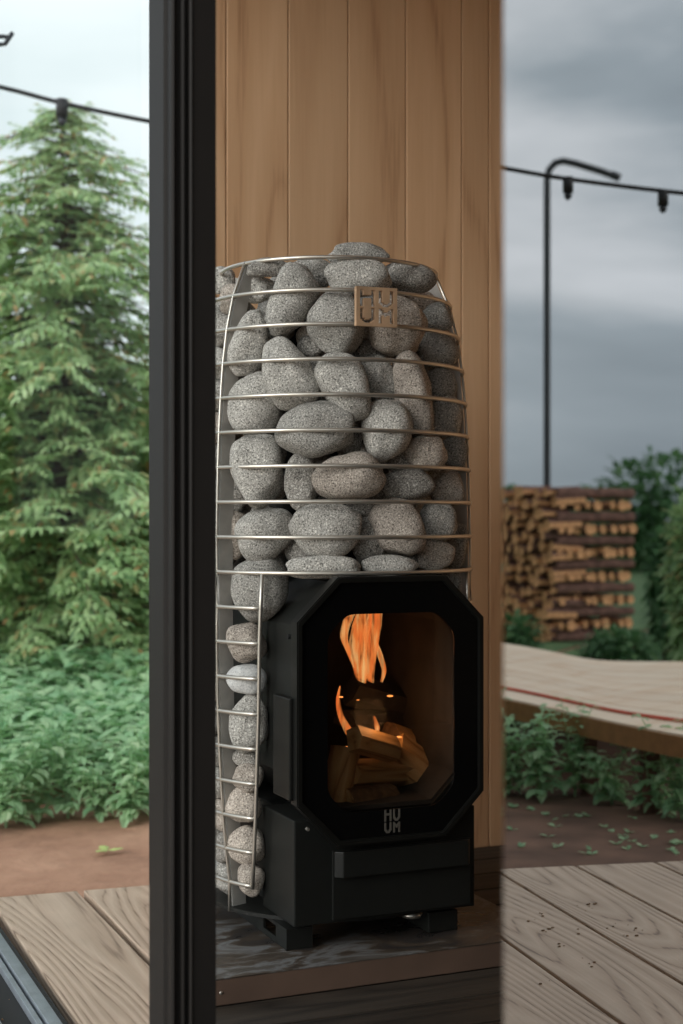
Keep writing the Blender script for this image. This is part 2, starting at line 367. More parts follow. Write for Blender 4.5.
# near corner that shows at column 171, right end at column 217
nc = pix(171, HY, 1.727); p_n, q_n = pq(nc)
prof = [(p_n, q_n), (p_n+.003, q_n-.002), (p_n+.006, q_n), (p_n+.006, q_n+.006), (p_n+.0125, q_n+.006), (p_n+.0125, q_n+.001), (p_n+.016, q_n-.001), (p_n+.018, q_n+.001),
        (p_n+.018, q_n+.008), (p_n+.0225, q_n+.008), (p_n+.0225, q_n-.001), (p_n+.025, q_n-.003), (p_n+.027, q_n-.001), (p_n+.0562, q_n-.001), (p_n+.0562, q_n+.082), (p_n-.0035, q_n+.082), (p_n-.0035, q_n+.02), (p_n, q_n+.018)]
b = bmesh.new(); prism(b, prof, .004, ZT); obj('window_frame', b, M['frame'], root)
gp = p_n+.03
b = bmesh.new(); box(b, -.024, -.018, q_n+.03, .76, .005, ZT-.04); pane = obj('glass_pane', b, M['pane'], root)
b = bmesh.new(); box(b, -.045, .006, q_n+.05, .8, ZT-.04, ZT, .002); obj('head_rail', b, M['frame'], root)
b = bmesh.new(); box(b, -.045, .006, .76, .8, .003, ZT-.04, .002); obj('end_stile', b, M['frame'], root)

# glass door leaf at the right, swung open beside the viewer
root = thing('door_1', 'tall frameless glass door leaf on the right, mirroring deck and stormy sky', 'glass door', E0, TM, kind='structure')
b = bmesh.new(); box(b, -.0, .008, -.95, 0, .012, 2.15, .0008)
obj('glass_pane', b, M['mirror'], root)
b = bmesh.new(); box(b, -.006, .014, -.99, -.951, .0, 2.15, .002); obj('hinge_stile', b, M['frame'], root)
for z in (.3, 1.8):
    b = bmesh.new(); box(b, -.012, .02, -.985, -.95, z, z+.08, .002); obj('hinge', b, M['rail'], root)

# ------------------------------------------------------------------ hearth slab
SZ = .043
fq = pq((-.1946, 2.252))[1]; rp = pq((.369, 2.4965))[0]
l0 = hitp(KP, KD, fq)+.012; l1 = hitp(KP, KD, fq+.66)+.012
root = thing('hearth_slab', 'low hearth slab with stained metal top and brown edge under the stove', 'hearth', S0, TH)
b = bmesh.new(); prism(b, [(l0, fq), (rp, fq), (rp, fq+.66), (l1, fq+.66)], 0.0005, SZ-.0022, .0015); obj('slab_body', b, M['slab'], root)
b = bmesh.new(); prism(b, [(l0, fq-.0008), (rp, fq-.0008), (rp, fq+.66), (l1, fq+.66)], SZ-.002, SZ, .0006); obj('metal_sheet', b, M['slabtop'], root)
sp = pq(pix(218, 994, 2.25)); b = bmesh.new()
bmesh.ops.create_uvsphere(b, u_segments=12, v_segments=8, radius=.003, matrix=Matrix.Translation((sp[0]+.006, fq-.0002, .76-(994-HY)/F*2.25)) @ Matrix.Diagonal((1, .5, 1, 1)))
obj('screw', b, M['steel'], root, smooth=True)

# ------------------------------------------------------------------ stove
C = Vector((-.024, 2.676, 0))
stove = thing('wood_stove', 'black wood burning sauna stove with octagonal glass door and wire stone basket', 'stove', (C.x, C.y, SZ), TH)
def zz(z): return z-SZ
def Y(z0, z1, rows): pass
RZ = [1.209-.06*i for i in range(19)]
RR = [.199, .2255, .240, .2485, .2535, .257, .2595, .261, .2625, .263, .263, .262, .261, .2595, .2565, .2525, .248, .242, .234]
def rad(z):
    t = (1.209-z)/.06
    if t <= 0: return RR[0]+t*.02
    if t >= 18: return RR[-1]
    i = int(t); f = t-i; return RR[i]*(1-f)+RR[i+1]*f
def cyl(r, az):     # az from the stove front, to the right positive
    return (r*math.sin(az), -r*math.cos(az))
def az_for(px, r, sgn=-1):
    lo_, hi_ = 20., 100.; k = (px-CX)/F
    for _ in range(40):
        m_ = (lo_+hi_)/2; x, y = cyl(r, R(sgn*m_)); P_ = C+V*x+U*y
        if (P_.x/P_.y-k)*sgn*-1 > 0: lo_ = m_
        else: hi_ = m_
    return R((lo_+hi_)/2)
OPX = [262, 260.5, 259.5, 259, 258.5, 257.5, 256.5, 255.5, 254, 252.5]
OPA = {i: az_for(OPX[i-9], RR[i]) for i in range(9, 19)}
for i in range(19):
    b = bmesh.new(); z = zz(RZ[i])
    if i <= 9:
        tube(b, [(*cyl(RR[i], R(a)), z) for a in range(0, 360, 4)], .0037, 8, closed=True)
    else:
        n = 68; a0 = OPA[i]; a1 = 2*math.pi-OPA[i]
        tube(b, [(*cyl(RR[i], a0+(a1-a0)*k/n), z) for k in range(n+1)], .0037, 8)
    obj('wire_ring', b, M['steel'], stove, smooth=True)
# flat upright strips, set edge-on inside the rings
for az in (-70, 70, -125, 125, 180):
    b = bmesh.new(); zs = [1.212, 1.2]+[r for r in RZ[1:]]+[.078]
    A_ = R(az); tx, ty = math.cos(A_), math.sin(A_)
    prev = None
    for z in zs:
        r1 = rad(z)-.0032; r0 = r1-.030; 
        if z < .1: r1 = .228; r0 = .2
        ring = []
        for rr_, s in ((r0, -1), (r1, -1), (r1, 1), (r0, 1)):
            x, y = cyl(rr_, A_); ring.append(b.verts.new((x+tx*.0022*s, y+ty*.0022*s, zz(z))))
        if prev:
            for k in range(4): b.faces.new((prev[k], prev[(k+1) % 4], ring[(k+1) % 4], ring[k]))
        else: b.faces.new(ring)
        prev = ring
    b.faces.new(prev[::-1])
    o = obj('upright_strip', b, M['strip'], stove)
    # thin wire on the outer rim
for az in (-70, 70):
    b = bmesh.new(); A_ = R(az)
    tube(b, [(*cyl(rad(z)+.0012, A_), zz(z)) for z in [1.212]+RZ[1:]+[.078]], .0026, 8)
    obj('upright_rod', b, M['steel'], stove, smooth=True)
for s in (-1, 1):
    b = bmesh.new(); tube(b, [(*cyl(RR[i], s*OPA[i]), zz(RZ[i]-(.004 if i == 18 else 0))) for i in range(9, 19)], .0036, 8)
    obj('opening_rod', b, M['steel'], stove, smooth=True)
b = bmesh.new(); prism(b, [cyl(.236, R(a)) for a in range(0, 360, 6)], zz(.079), zz(.0855), .001); obj('basket_floor', b, M['black'], stove)
# base cabinet, inner drum, shell
b = bmesh.new(); box(b, -.167, .167, -.25, -.07, zz(.0865), zz(.62), .003)
# hollow for the fire chamber is left in front by building the cabinet as walls
b.free(); b = bmesh.new()
box(b, -.167, .1705, -.25, -.10, zz(.0865), zz(.262), .003)
box(b, -.15, .15, -.10, .15, zz(.0865), zz(.262), .003)
obj('base_cabinet', b, M['black'], stove)
b = bmesh.new()
def octa(hw, z0, z1, c): return [(-hw, z0+c), (-hw+c, z0), (hw-c, z0), (hw, z0+c), (hw, z1-c), (hw-c, z1), (-hw+c, z1), (-hw, z1-c)]
def shell(bm, outer, inner, y0, y1, inner2=None):
    """hollow tube between two outlines in the x-z plane"""
    n = len(outer); inner2 = inner2 or inner
    A = [bm.verts.new((x, y0, z)) for x, z in outer]; B = [bm.verts.new((x, y1, z)) for x, z in outer]
    Cc = [bm.verts.new((x, y0, z)) for x, z in inner]; D = [bm.verts.new((x, y1, z)) for x, z in inner2]
    for i in range(n):
        j = (i+1) % n
        bm.faces.new((A[i], A[j], B[j], B[i])); bm.faces.new((Cc[j], Cc[i], D[i], D[j]))
        bm.faces.new((A[j], A[i], Cc[i], Cc[j])); bm.faces.new((B[i], B[j], D[j], D[i]))
zl, zh = zz(.2635), zz(.655)
shell(b, octa(.167, zl, zh, .07), octa(.145, zl+.004, zh-.02, .06), -.249, -.12)
shell(b, octa(.150, zl, zh, .06), octa(.144, zl+.006, zh-.006, .055), -.12, .15)
prism_back = [b.verts.new((x, .148, z)) for x, z in octa(.149, zl+.001, zh-.001, .06)]; b.faces.new(prism_back)
obj('octagonal_casing', b, M['black'], stove)
b = bmesh.new()
zi0, zi1 = zl+.0065, zh-.021
shell(b, octa(.142, zi0, zi1, .05), octa(.134, zi0+.008, zi1-.008, .045), -.243, .13)
bk = [b.verts.new((x, .12, z)) for x, z in octa(.14, zi0+.002, zi1-.002, .05)]; b.faces.new(bk)
obj('fire_chamber', b, M['firebox'], stove)
b = bmesh.new(); prism(b, [cyl(.112, R(a)) for a in range(0, 360, 10)], zh+.001, zz(1.13)); obj('inner_drum', b, M['black'], stove)
# door
DZ0, DZ1 = zz(.219), zz(.664)
b = bmesh.new()
shell(b, octa(.173, DZ0, DZ1, .073), octa(.163, DZ0+.010, DZ1-.010, .0685), -.279, -.2505)
bmesh.ops.bevel(b, geom=[e for e in b.edges if abs(e.verts[0].co.y+.279) < 1e-5 and abs(e.verts[1].co.y+.279) < 1e-5], offset=.0018, segments=2, affect='EDGES')
door = obj('door', b, M['blackdoor'], stove)
def round_oct(hw, z0, z1, c, r=.016, k=5):
    P = octa(hw, z0, z1, c); out = []
    for i in range(8):
        p = Vector(P[i]); a = Vector(P[i-1])-p; d = Vector(P[(i+1) % 8])-p
        a = p+a.normalized()*r; d = p+d.normalized()*r
        for j in range(k+1):
            t = j/k; out.append(tuple(a.lerp(p, t).lerp(p.lerp(d, t), t)))
    return out
WZ0, WZ1 = zz(.273), zz(.602)
b = bmesh.new()
inn = round_oct(.1175, WZ0, WZ1, .034); K = 6
outp = round_oct(.1628, DZ0+.0102, DZ1-.0102, .0684, r=.002)
shell(b, outp, inn, -.2745, -.2715)
obj('glass_border', b, M['paint'], door)
b = bmesh.new(); A = [b.verts.new((x, -.2705, z)) for x, z in round_oct(.13, WZ0-.012, WZ1+.012, .036)]; Bq = [b.verts.new((x, -.2665, z)) for x, z in round_oct(.13, WZ0-.012, WZ1+.012, .036)]
b.faces.new(A); b.faces.new(Bq[::-1])
for i in range(len(A)): b.faces.new((A[i], A[(i+1) % len(A)], Bq[(i+1) % len(A)], Bq[i]))
obj('door_glass', b, M['doorglass'], door)
# bitmap letters shared by badge and print
ROWS = ["XX....XX..XX....XX",
        "XX....XX..XX....XX",
        "XX....XX..XX....XX",
        "XXXXXXXX..XX....XX",
        "XXXXXXXX..XX....XX",
        "XX....XX..XX....XX",
        "XX....XX..XX....XX",
        "XX....XX..XXX..XXX",
        "XX....XX...XXXXXX.",
        "XX....XX....XXXX..",
        "..................",
        "XX....XX..XX....XX",
        "XX....XX..XXX..XXX",
        "XX....XX..XXXXXXXX",
        "XX....XX..XXXXXXXX",
        "XX....XX..XX.XX.XX",
        "XX....XX..XX....XX",
        "XXX..XXX..XX....XX",
        ".XXXXXX...XX....XX",
        "..XXXX....XX....XX"]
def letters(bm, cx, cz, w, h, y0, y1, solid=False, margin=0):
    nr = len(ROWS); nc_ = len(ROWS[0]); mg = margin
    tot_c, tot_r = nc_+2*mg, nr+2*mg; cw, ch = w/tot_c, h/tot_r
    on = lambda r, c: 0 <= r < tot_r and 0 <= c < tot_c and ((lambda L_: (not L_) if solid else L_)(mg <= r < nr+mg and mg <= c < nc_+mg and ROWS[r-mg][c-mg] == 'X'))
    vc = {}
    def v(c, r, y):
        k = (c, r, y)
        if k not in vc: vc[k] = bm.verts.new((cx-w/2+c*cw, y, cz+h/2-r*ch))
        return vc[k]
    for r in range(tot_r):
        for c in range(tot_c):
            if not on(r, c): continue
            bm.faces.new((v(c, r, y0), v(c+1, r, y0), v(c+1, r+1, y0), v(c, r+1, y0)))
            bm.faces.new((v(c, r+1, y1), v(c+1, r+1, y1), v(c+1, r, y1), v(c, r, y1)))
            for (dr, dc, a, b_) in ((-1, 0, (c, r), (c+1, r)), (1, 0, (c+1, r+1), (c, r+1)), (0, -1, (c, r+1), (c, r)), (0, 1, (c+1, r), (c+1, r+1))):
                if not on(r+dr, c+dc): bm.faces.new((v(*b_, y0), v(*a, y0), v(*a, y1), v(*b_, y1)))
b = bmesh.new(); letters(b, 0, zz(.2535), .029, .039, -.2754, -.2746); lg = obj('printed_logo', b, M['logo'], door); lg['label'] = 'grey HUUM letters printed on the black glass'
b = bmesh.new(); letters(b, -.020, zz(1.117), .074, .066, -.2580, -.2490, solid=True, margin=2)
bmesh.ops.rotate(b, verts=b.verts[:], cent=(-.020, -.248, zz(1.117)), matrix=Matrix.Rotation(R(-3), 3, 'Z'))
badge = obj('name_badge', b, M['brass'], stove); badge['label'] = 'bronze square badge cut with HUUM letters'
for x in (-.035, .01):
    b = bmesh.new(); tube(b, [(x, -.247, zz(1.149)), (x, -.228, zz(1.149))], .002, 6); obj('badge_clip', b, M['steel'], badge)
# hinge cover / handle on the left flank
b = bmesh.new(); box(b, -.1800, -.1675, -.262, -.185, zz(.298), zz(.466), .003); obj('door_handle', b, M['blackdoor'], stove)
b = bmesh.new(); tube(b, [(-.1672, -.232, zz(.565)), (-.1715, -.232, zz(.565))], .004, 10); obj('casing_bolt', b, M['rubber'], stove)
b = bmesh.new(); tube(b, [(-.152, -.268, zz(.252)), (-.152, -.2745, zz(.252))], .0028, 10); obj('door_screw', b, M['steel'], stove)
# ash drawer and its lip
b = bmesh.new(); box(b, -.100, .160, -.2555, -.2505, zz(.092), zz(.208), .0015); dr = obj('ash_drawer', b, M['black'], stove)
b = bmesh.new(); prism(b, [(-.085, -.266), (.150, -.266), (.158, -.256), (-.098, -.256)], zz(.163), zz(.207), .002); obj('drawer_lip', b, M['black'], dr)
# feet
b = bmesh.new()
def footplate(bm, a0, a1, b0, b1):
    z0, z1 = zz(SZ+.0004), zz(.0785)
    # outer plate with a slot: four bars round the hole
    box(bm, a0, a0+.004, b0, b0+.05, z0, z1); box(bm, a0, a0+.004, b0+.05, b0+.11, z0, z0+.010); box(bm, a0, a0+.004, b0+.05, b0+.11, z1-.006, z1); box(bm, a0, a0+.004, b0+.11, b1, z0, z1)
    box(bm, a0+.0041, a1, b0, b0+.004, z0, z1)
    box(bm, a0+.0041, a1, b0+.0041, b1, z1-.003, z1)
footplate(b, -.172, -.125, -.228, .15); obj('foot', b, M['black'], stove)
b = bmesh.new(); box(b, .09, .147, -.232, .15, zz(SZ+.0004), zz(.0785), .002); obj('foot', b, M['black'], stove)
b = bmesh.new(); tube(b, [(.065, -.215, zz(.079)), (.065, -.215, zz(.071))], [.02, .017], 16); obj('air_nozzle', b, M['steel'], stove, smooth=True)
b = bmesh.new(); box(b, -.12, .12, -.06, .14, zz(.0786), zz(.0789)); obj('under_plate', b, M['black'], stove)

# ------------------------------------------------------------------ fire
def local(a, bb, z): return Vector((C.x, C.y, 0))+V*a+U*bb+Vector((0, 0, z))
def split_log(pos, length, r, dirv, roll, label, mats, kind='wedge'):
    b = bmesh.new()
    prof_ = {'wedge': [(0, -.55), (.95, .25), (.6, .62), (0, .8), (-.6, .62), (-.95, .25)], 'half': [(-1, -.35), (1, -.35), (.95, .1), (.6, .55), (0, .72), (-.6, .55), (-.95, .1)],
             'block': [(-.8, -.6), (.75, -.7), (.9, .4), (.1, .75), (-.85, .5)]}[kind]
    n = 7; rings = []
    for k in range(n):
        t = k/(n-1)-.5
        rings.append([b.verts.new((x*r*(1+.06*noise.noise(Vector((x*3, z*3, t*4+roll)))), t*length, z*r*(1+.06*noise.noise(Vector((z*3, x*3, t*5-roll)))))) for x, z in prof_])
    m = len(prof_)
    for k in range(n-1):
        for j in range(m):
            f = b.faces.new((rings[k][j], rings[k][(j+1) % m], rings[k+1][(j+1) % m], rings[k+1][j]))
            f.material_index = 0 if (kind == 'wedge' and j in (0, m-1)) or (kind != 'wedge' and j == 0) or (kind == 'block' and j in (1, 3)) else 1
    for ring in (rings[0][::-1], rings[-1]): b.faces.new(ring).material_index = 0
    o = obj('firewood_log', b, mats)
    d = Vector(dirv).normalized(); o.rotation_mode = 'QUATERNION'
    o.rotation_quaternion = d.to_track_quat('Y', 'Z') @ Matrix.Rotation(roll, 4, 'Y').to_quaternion(); o.location = pos
    tag(o, label, 'firewood', 'logs burning in the stove'); return o
lw = [M['split'], M['bark']]; ch = [M['char'], M['char']]
def fp(px, py, bb):
    """point of the fire seen in that column and row, bb behind the stove axis"""
    k = (px-CX)/F; O = Vector((C.x, C.y, 0))+U*bb; a = (k*O.y-O.x)/(V.x-k*V.y); P = O+V*a
    P.z = HC-(py-HY)/F*P.y; return P
def seg_log(x0, y0, b0, x1, y1, b1, r, roll, label, mats, kind):
    A_ = fp(x0, y0, b0); B_ = fp(x1, y1, b1); split_log((A_+B_)/2, (B_-A_).length, r, B_-A_, roll, label, mats, kind)
tan = [M['split'], M['split']]
seg_log(346, 799, -.205, 392, 794, -.17, .024, .5, 'pale split log lying lowest in the fire behind the glass', lw, 'half')
seg_log(354, 738, -.20, 394, 750, -.16, .024, 1.1, 'tan split block with lit face, left of centre in the fire', tan, 'block')
seg_log(392, 752, -.12, 446, 792, -.13, .042, .9, 'long brown plank sloping down to the right in the fire', tan, 'block')
seg_log(334, 803, -.19, 345, 748, -.17, .026, .4, 'upright pale log at the left edge of the door window', [M['bark'], M['split']], 'half')
seg_log(352, 774, -.18, 408, 772, -.13, .026, 2.2, 'broad split log in the middle above the lowest log', tan, 'block')
seg_log(388, 736, -.08, 432, 752, -.05, .032, .3, 'brown log behind the sloping plank', [M['bark'], M['split']], 'wedge')
seg_log(350, 690, -.05, 402, 704, -.03, .030, 2.2, 'black charred log on top of the fire under the tall flame', ch, 'block')
seg_log(345, 722, -.06, 408, 716, .0, .030, .2, 'charred log in the middle of the burning pile', ch, 'half')

def flame(label, paths, name='flame'):
    root = thing(name, label, 'flame', fp(*paths[0][0][0]))
    base = root.location.copy()
    for path, radii, sq in paths:
        b = bmesh.new(); P = [fp(*p)-base for p in path]; pts = spl(P, 8); rs = []
        for i in range(len(P)-1): rs += [radii[i]*(1-k/8)+radii[i+1]*k/8 for k in range(8)]
        rs.append(radii[-1])
        seg = 14; rings = []
        for p, r in zip(pts, rs):
            rings.append([b.verts.new(p+V*(math.cos(2*math.pi*j/seg)*r)+U*(math.sin(2*math.pi*j/seg)*r*sq)) for j in range(seg)])
        for A_, B_ in zip(rings, rings[1:]):
            for j in range(seg): b.faces.new((A_[j], A_[(j+1) % seg], B_[(j+1) % seg], B_[j]))
        obj('flame_tongue', b, M['flame'], root, smooth=True)
    return root
def spl(P, n=6):
    out = []
    for i in range(len(P)-1):
        p0, p1, p2, p3 = P[max(i-1, 0)], P[i], P[i+1], P[min(i+2, len(P)-1)]
        for k in range(n):
            t = k/n; out.append(.5*((2*p1)+(-p0+p2)*t+(2*p0-5*p1+4*p2-p3)*t*t+(-p0+3*p1-3*p2+p3)*t**3))
    out.append(P[-1]); return out
flame('tall orange flame rising from the charred log', [
    ([(362, 684, -.06), (360, 668, -.06), (358, 645, -.06), (362, 625, -.06), (366, 606, -.06)], [.008, .014, .018, .020, .014], .5),
    ([(372, 688, -.05), (369, 670, -.05), (371, 645, -.05), (373, 625, -.05), (378, 606, -.05)], [.003, .012, .015, .018, .010], .5),
    ([(354, 668, -.07), (348, 650, -.07), (344, 636, -.07), (348, 620, -.07), (356, 610, -.07)], [.001, .005, .008, .010, .003], .5),
    ([(378, 690, -.04), (384, 672, -.04), (380, 655, -.04), (376, 640, -.04)], [.001, .005, .006, .001], .5)])
flame('small curved yellow flame low at the left of the fire', [
    ([(357, 744, -.13), (350, 733, -.13), (341, 716, -.13), (338, 700, -.13), (340, 686, -.13)], [.003, .010, .006, .004, .001], .6)])
flame('tiny orange flame between the logs in the middle of the fire', [
    ([(377, 735, -.13), (377, 727, -.13), (374, 716, -.13)], [.003, .006, .001], .6)])
eb = bmesh.new()
for (x, y, bb, s_) in [(341, 697, -.14, .003), (358, 700, -.14, .002), (390, 696, -.12, .004), (399, 737, -.12, .004), (411, 741, -.11, .003), (347, 747, -.15, .003), (338, 752, -.16, .003), (405, 739, -.12, .002)]:
    bmesh.ops.create_icosphere(eb, subdivisions=2, radius=s_*.8, matrix=Matrix.Translation(fp(x, y, bb)) @ Matrix.Diagonal((1.8, 1, .6, 1)))
tag(obj('embers', eb, M['ember']), 'glowing orange embers scattered among the burning logs', 'embers', kind='stuff')
la = bpy.data.lights.new('fire_glow', 'POINT'); la.energy = .32; la.color = (1, .5, .2); la.shadow_soft_size = .03
lo = bpy.data.objects.new('fire_glow', la); lo.location = fp(372, 715, -.17); COL.objects.link(lo)

# ------------------------------------------------------------------ stones
TAP = {3: .2, 9: -.12, 10: -.14, 12: .12, 13: -.1, 15: .1, 22: .24, 25: .12, 27: -.1, 34: -.1, 36: .15, 44: .1, 50: -.1, 51: -.08, 55: -.2, 18: -.1, 19: -.06, 26: .1}
def stone_mesh(seed, hw, ht, hh, tp=0., ex=2.3):
    bm = bmesh.new(); bmesh.ops.create_icosphere(bm, subdivisions=4, radius=1.)
    off = Vector((seed*3.7, seed*1.3, -seed*2.1))
    for v in bm.verts:
        d = v.co.normalized(); k = (abs(d.x)**ex+abs(d.y)**ex+abs(d.z)**ex)**(-1/ex)
        n = noise.noise(d*1.05+off)*.24+noise.noise(d*2.4+off)*.05+.02
        taper = 1+(tp or .1*math.sin(seed*5.1))*d.z*1.3
        s = k*(1+n); v.co = Vector((d.x*s*hw*taper, d.y*s*ht, d.z*s*hh))
    return bm
STONES = [  # column, row, width, height, lean (deg, + leans right), layer, material, label
 (222, 280, 28, 27, 0, 0, 'stone', 'small grey stone just left of the left upright at the basket top'),
 (268, 268, 46, 19, -2, 0, 'dark', 'flat dark stone right under the top wire, right of the left upright'),
 (258, 290, 34, 26, 5, .6, 'stone', 'small rounded stone beside the left upright on the second wire'),
 (291, 301, 49, 74, 26, 0, 'stone', 'large egg shaped stone leaning right, below the flat dark stone at top left'),
 (311, 274, 46, 34, -10, 1.1, 'stone', 'half hidden stone behind the large leaning stone under the top wire'),
 (358, 277, 66, 38, 2, 0, 'stone', 'wide grey stone directly above the bronze badge'),
 (358, 254, 60, 23, 3, .9, 'stone', 'flat stone on the very top of the heap, above the top wire'),
 (408, 277, 52, 34, 8, 0, 'dark', 'dark speckled stone at the top right of the basket, under the top wire'),
 (337, 324, 60, 62, 0, 0, 'stone', 'round grey stone just left of the bronze badge'),
 (250, 343, 41, 66, 16, 0, 'stone', 'upright stone next to the left upright between third and fourth wires'),
 (288, 374, 53, 77, -24, 0, 'stone', 'long stone leaning left across the fourth wire'),
 (311, 346, 26, 26, 0, 1.4, 'dark', 'small dark stone wedged behind, below the round stone left of the badge'),
 (344, 386, 53, 72, -26, 0, 'stone', 'oval stone leaning left across the fifth wire in the middle'),
 (256, 405, 56, 68, 0, 0, 'stone', 'broad stone at the left upright on the fifth and sixth wires'),
 (322, 395, 24, 30, 0, 1.5, 'dark', 'small dark stone deep between two left-leaning stones'),
 (397, 328, 60, 60, 0, 0, 'warm', 'big warm speckled stone just right of and below the bronze badge'),
 (438, 316, 30, 27, 0, 0, 'dark', 'small dark stone at the right edge level with the badge'),
 (436, 347, 42, 44, -12, .5, 'dark', 'dark stone at the right edge between third and fourth wires'),
 (378, 378, 37, 54, -26, .9, 'stone', 'narrow stone leaning left, tucked below the big warm stone'),
 (412, 391, 44, 80, -10, 0, 'warm', 'tall upright stone on the fifth wire, right of centre'),
 (441, 386, 32, 36, 0, .7, 'dark', 'dark stone right of the tall upright stone, above the fifth wire'),
 (446, 416, 34, 44, 0, .3, 'dark', 'dark stone at the right edge on the sixth wire'),
 (385, 432, 54, 64, 14, 0, 'stone', 'large pear shaped stone crossed by the sixth wire right of centre'),
 (317, 431, 80, 54, 3, 0, 'stone', 'widest oval stone, crossed by the sixth wire left of centre'),
 (347, 438, 30, 40, 0, 1.4, 'dark', 'dark stone set back between the wide oval and the pear shaped stone'),
 (259, 471, 54, 69, -8, 0, 'stone', 'large round stone by the left upright on the seventh wire'),
 (301, 486, 32, 60, 2, .5, 'dark', 'narrow upright stone right of the large round stone on the seventh wire'),
 (349, 477, 72, 50, -4, 0, 'warm', 'wide tan tinted stone in the middle crossed by the seventh wire'),
 (408, 485, 52, 36, -10, .4, 'dark', 'dark oval stone right of the wide tan stone under the seventh wire'),
 (426, 453, 44, 36, 0, 0, 'warm', 'rounded stone sitting on the seventh wire right of centre'),
 (455, 453, 26, 36, 0, .3, 'dark', 'stone at the far right edge on the seventh wire'),
 (432, 476, 34, 28, 0, 1.3, 'dark', 'small stone set back below the rounded stone on the seventh wire'),
 (448, 487, 34, 36, 15, 0, 'warm', 'stone at the right edge sitting on the eighth wire'),
 (421, 429, 26, 22, 0, .8, 'dark', 'small stone under the foot of the tall upright stone'),
 (264, 535, 56, 60, 40, 0, 'stone', 'pointed stone near the left upright on the ninth wire'),
 (326, 530, 70, 54, -3, 0, 'stone', 'smooth grey oval stone crossed by the ninth wire left of centre'),
 (398, 530, 54, 60, -28, 0, 'warm', 'light brown stone leaning left on the ninth wire'),
 (437, 523, 40, 42, 0, 0, 'stone', 'round stone right of the light brown stone on the ninth wire'),
 (369, 540, 34, 44, 0, .9, 'dark', 'dark stone set back between the grey oval and the light brown stone'),
 (456, 547, 24, 46, 8, .3, 'dark', 'upright stone at the far right edge on the ninth wire'),
 (433, 556, 40, 30, 5, .2, 'warm', 'small warm stone resting on the tenth wire at right'),
 (390, 566, 56, 21, 0, .1, 'stone', 'flat stone on the tenth wire above the right half of the door'),
 (323, 567, 78, 24, 1, .1, 'stone', 'long flat stone on the tenth wire above the left half of the door'),
 (301, 550, 32, 26, 0, 1.1, 'dark', 'dark stone set back above the long flat stone'),
 (259, 588, 58, 68, 0, 0, 'stone', 'big round stone behind the top of the opening rod, below the tenth wire'),
 (234, 496, 26, 34, 0, 1.0, 'dark', 'dark stone behind the left upright at the eighth wire'),
 (237, 534, 26, 48, 0, .6, 'warm', 'narrow warm stone touching the left upright at the ninth wire'),
 (326, 502, 30, 22, 0, 1.4, 'dark', 'small dark stone under the wide tan stone'),
 (361, 507, 32, 20, 0, 1.4, 'dark', 'small dark stone set back on the eighth wire in the middle'),
 (246, 643, 38, 40, 0, 0, 'warm', 'brown speckled stone second from top in the narrow side column'),
 (247, 679, 40, 32, 14, 0, 'pale', 'smooth pale stone in the narrow side column at the door window level'),
 (248, 722, 38, 58, 0, 0, 'stone', 'tall egg shaped stone in the narrow side column'),
 (246, 757, 28, 20, 0, .4, 'dark', 'small dark stone under the tall egg stone in the side column'),
 (248, 777, 30, 30, 20, .2, 'warm', 'small tilted speckled stone in the lower side column'),
 (243, 804, 36, 37, 0, 0, 'warm', 'round brown stone in the side column, third from the bottom'),
 (247, 844, 37, 40, 20, 0, 'warm', 'brown stone leaning right, second from the bottom of the side column'),
 (251, 879, 27, 35, 0, 0, 'warm', 'coarse speckled stone at the bottom of the side column'),
 (222, 313, 28, 30, 0, .3, 'stone', 'stone left of the left upright between second and third wires'),
 (217, 345, 26, 32, 0, .2, 'stone', 'stone at the post edge between third and fourth wires'),
 (212, 388, 26, 44, 0, .2, 'stone', 'stone at the post edge across the fifth wire'),
 (211, 436, 24, 44, 0, .2, 'stone', 'stone at the post edge across the sixth wire'),
 (210, 483, 26, 42, 0, .2, 'stone', 'stone at the post edge on the eighth wire'),
 (210, 794, 26, 40, 0, 0, 'dark', 'dark speckled stone at the post edge in the lower basket'),
 (212, 833, 26, 36, 0, 0, 'dark', 'brown stone at the post edge above the white stone'),
 (216, 870, 22, 38, 0, 0, 'pale', 'smooth white stone at the post edge, lowest in the basket'),
 (420, 301, 34, 28, 10, .9, 'warm', 'small warm stone half hidden right of the bronze badge'),
 (399, 461, 30, 32, 0, 1.15, 'dark', 'small dark stone set back between the pear shaped stone and the wide tan stone'),
 (411, 553, 28, 24, 0, 1.0, 'dark', 'small dark stone set back below the light brown stone'),
 (453, 582, 20, 26, 0, .2, 'dark', 'small stone in the right side column below the tenth wire'),
]
GRP = 'granite stones in the wire basket'
def ray_to_r(k, r_of_z, py):
    Yd = 2.5
    for _ in range(8):
        z = HC-(py-HY)/F*Yd; r = max(.03, r_of_z(z))
        a = 1+k*k; bq = -2*(k*C.x+C.y); cq = C.x**2+C.y**2-r*r; D = bq*bq-4*a*cq
        Yd = (-bq-math.sqrt(D))/(2*a) if D > 0 else -bq/(2*a)
    return Yd
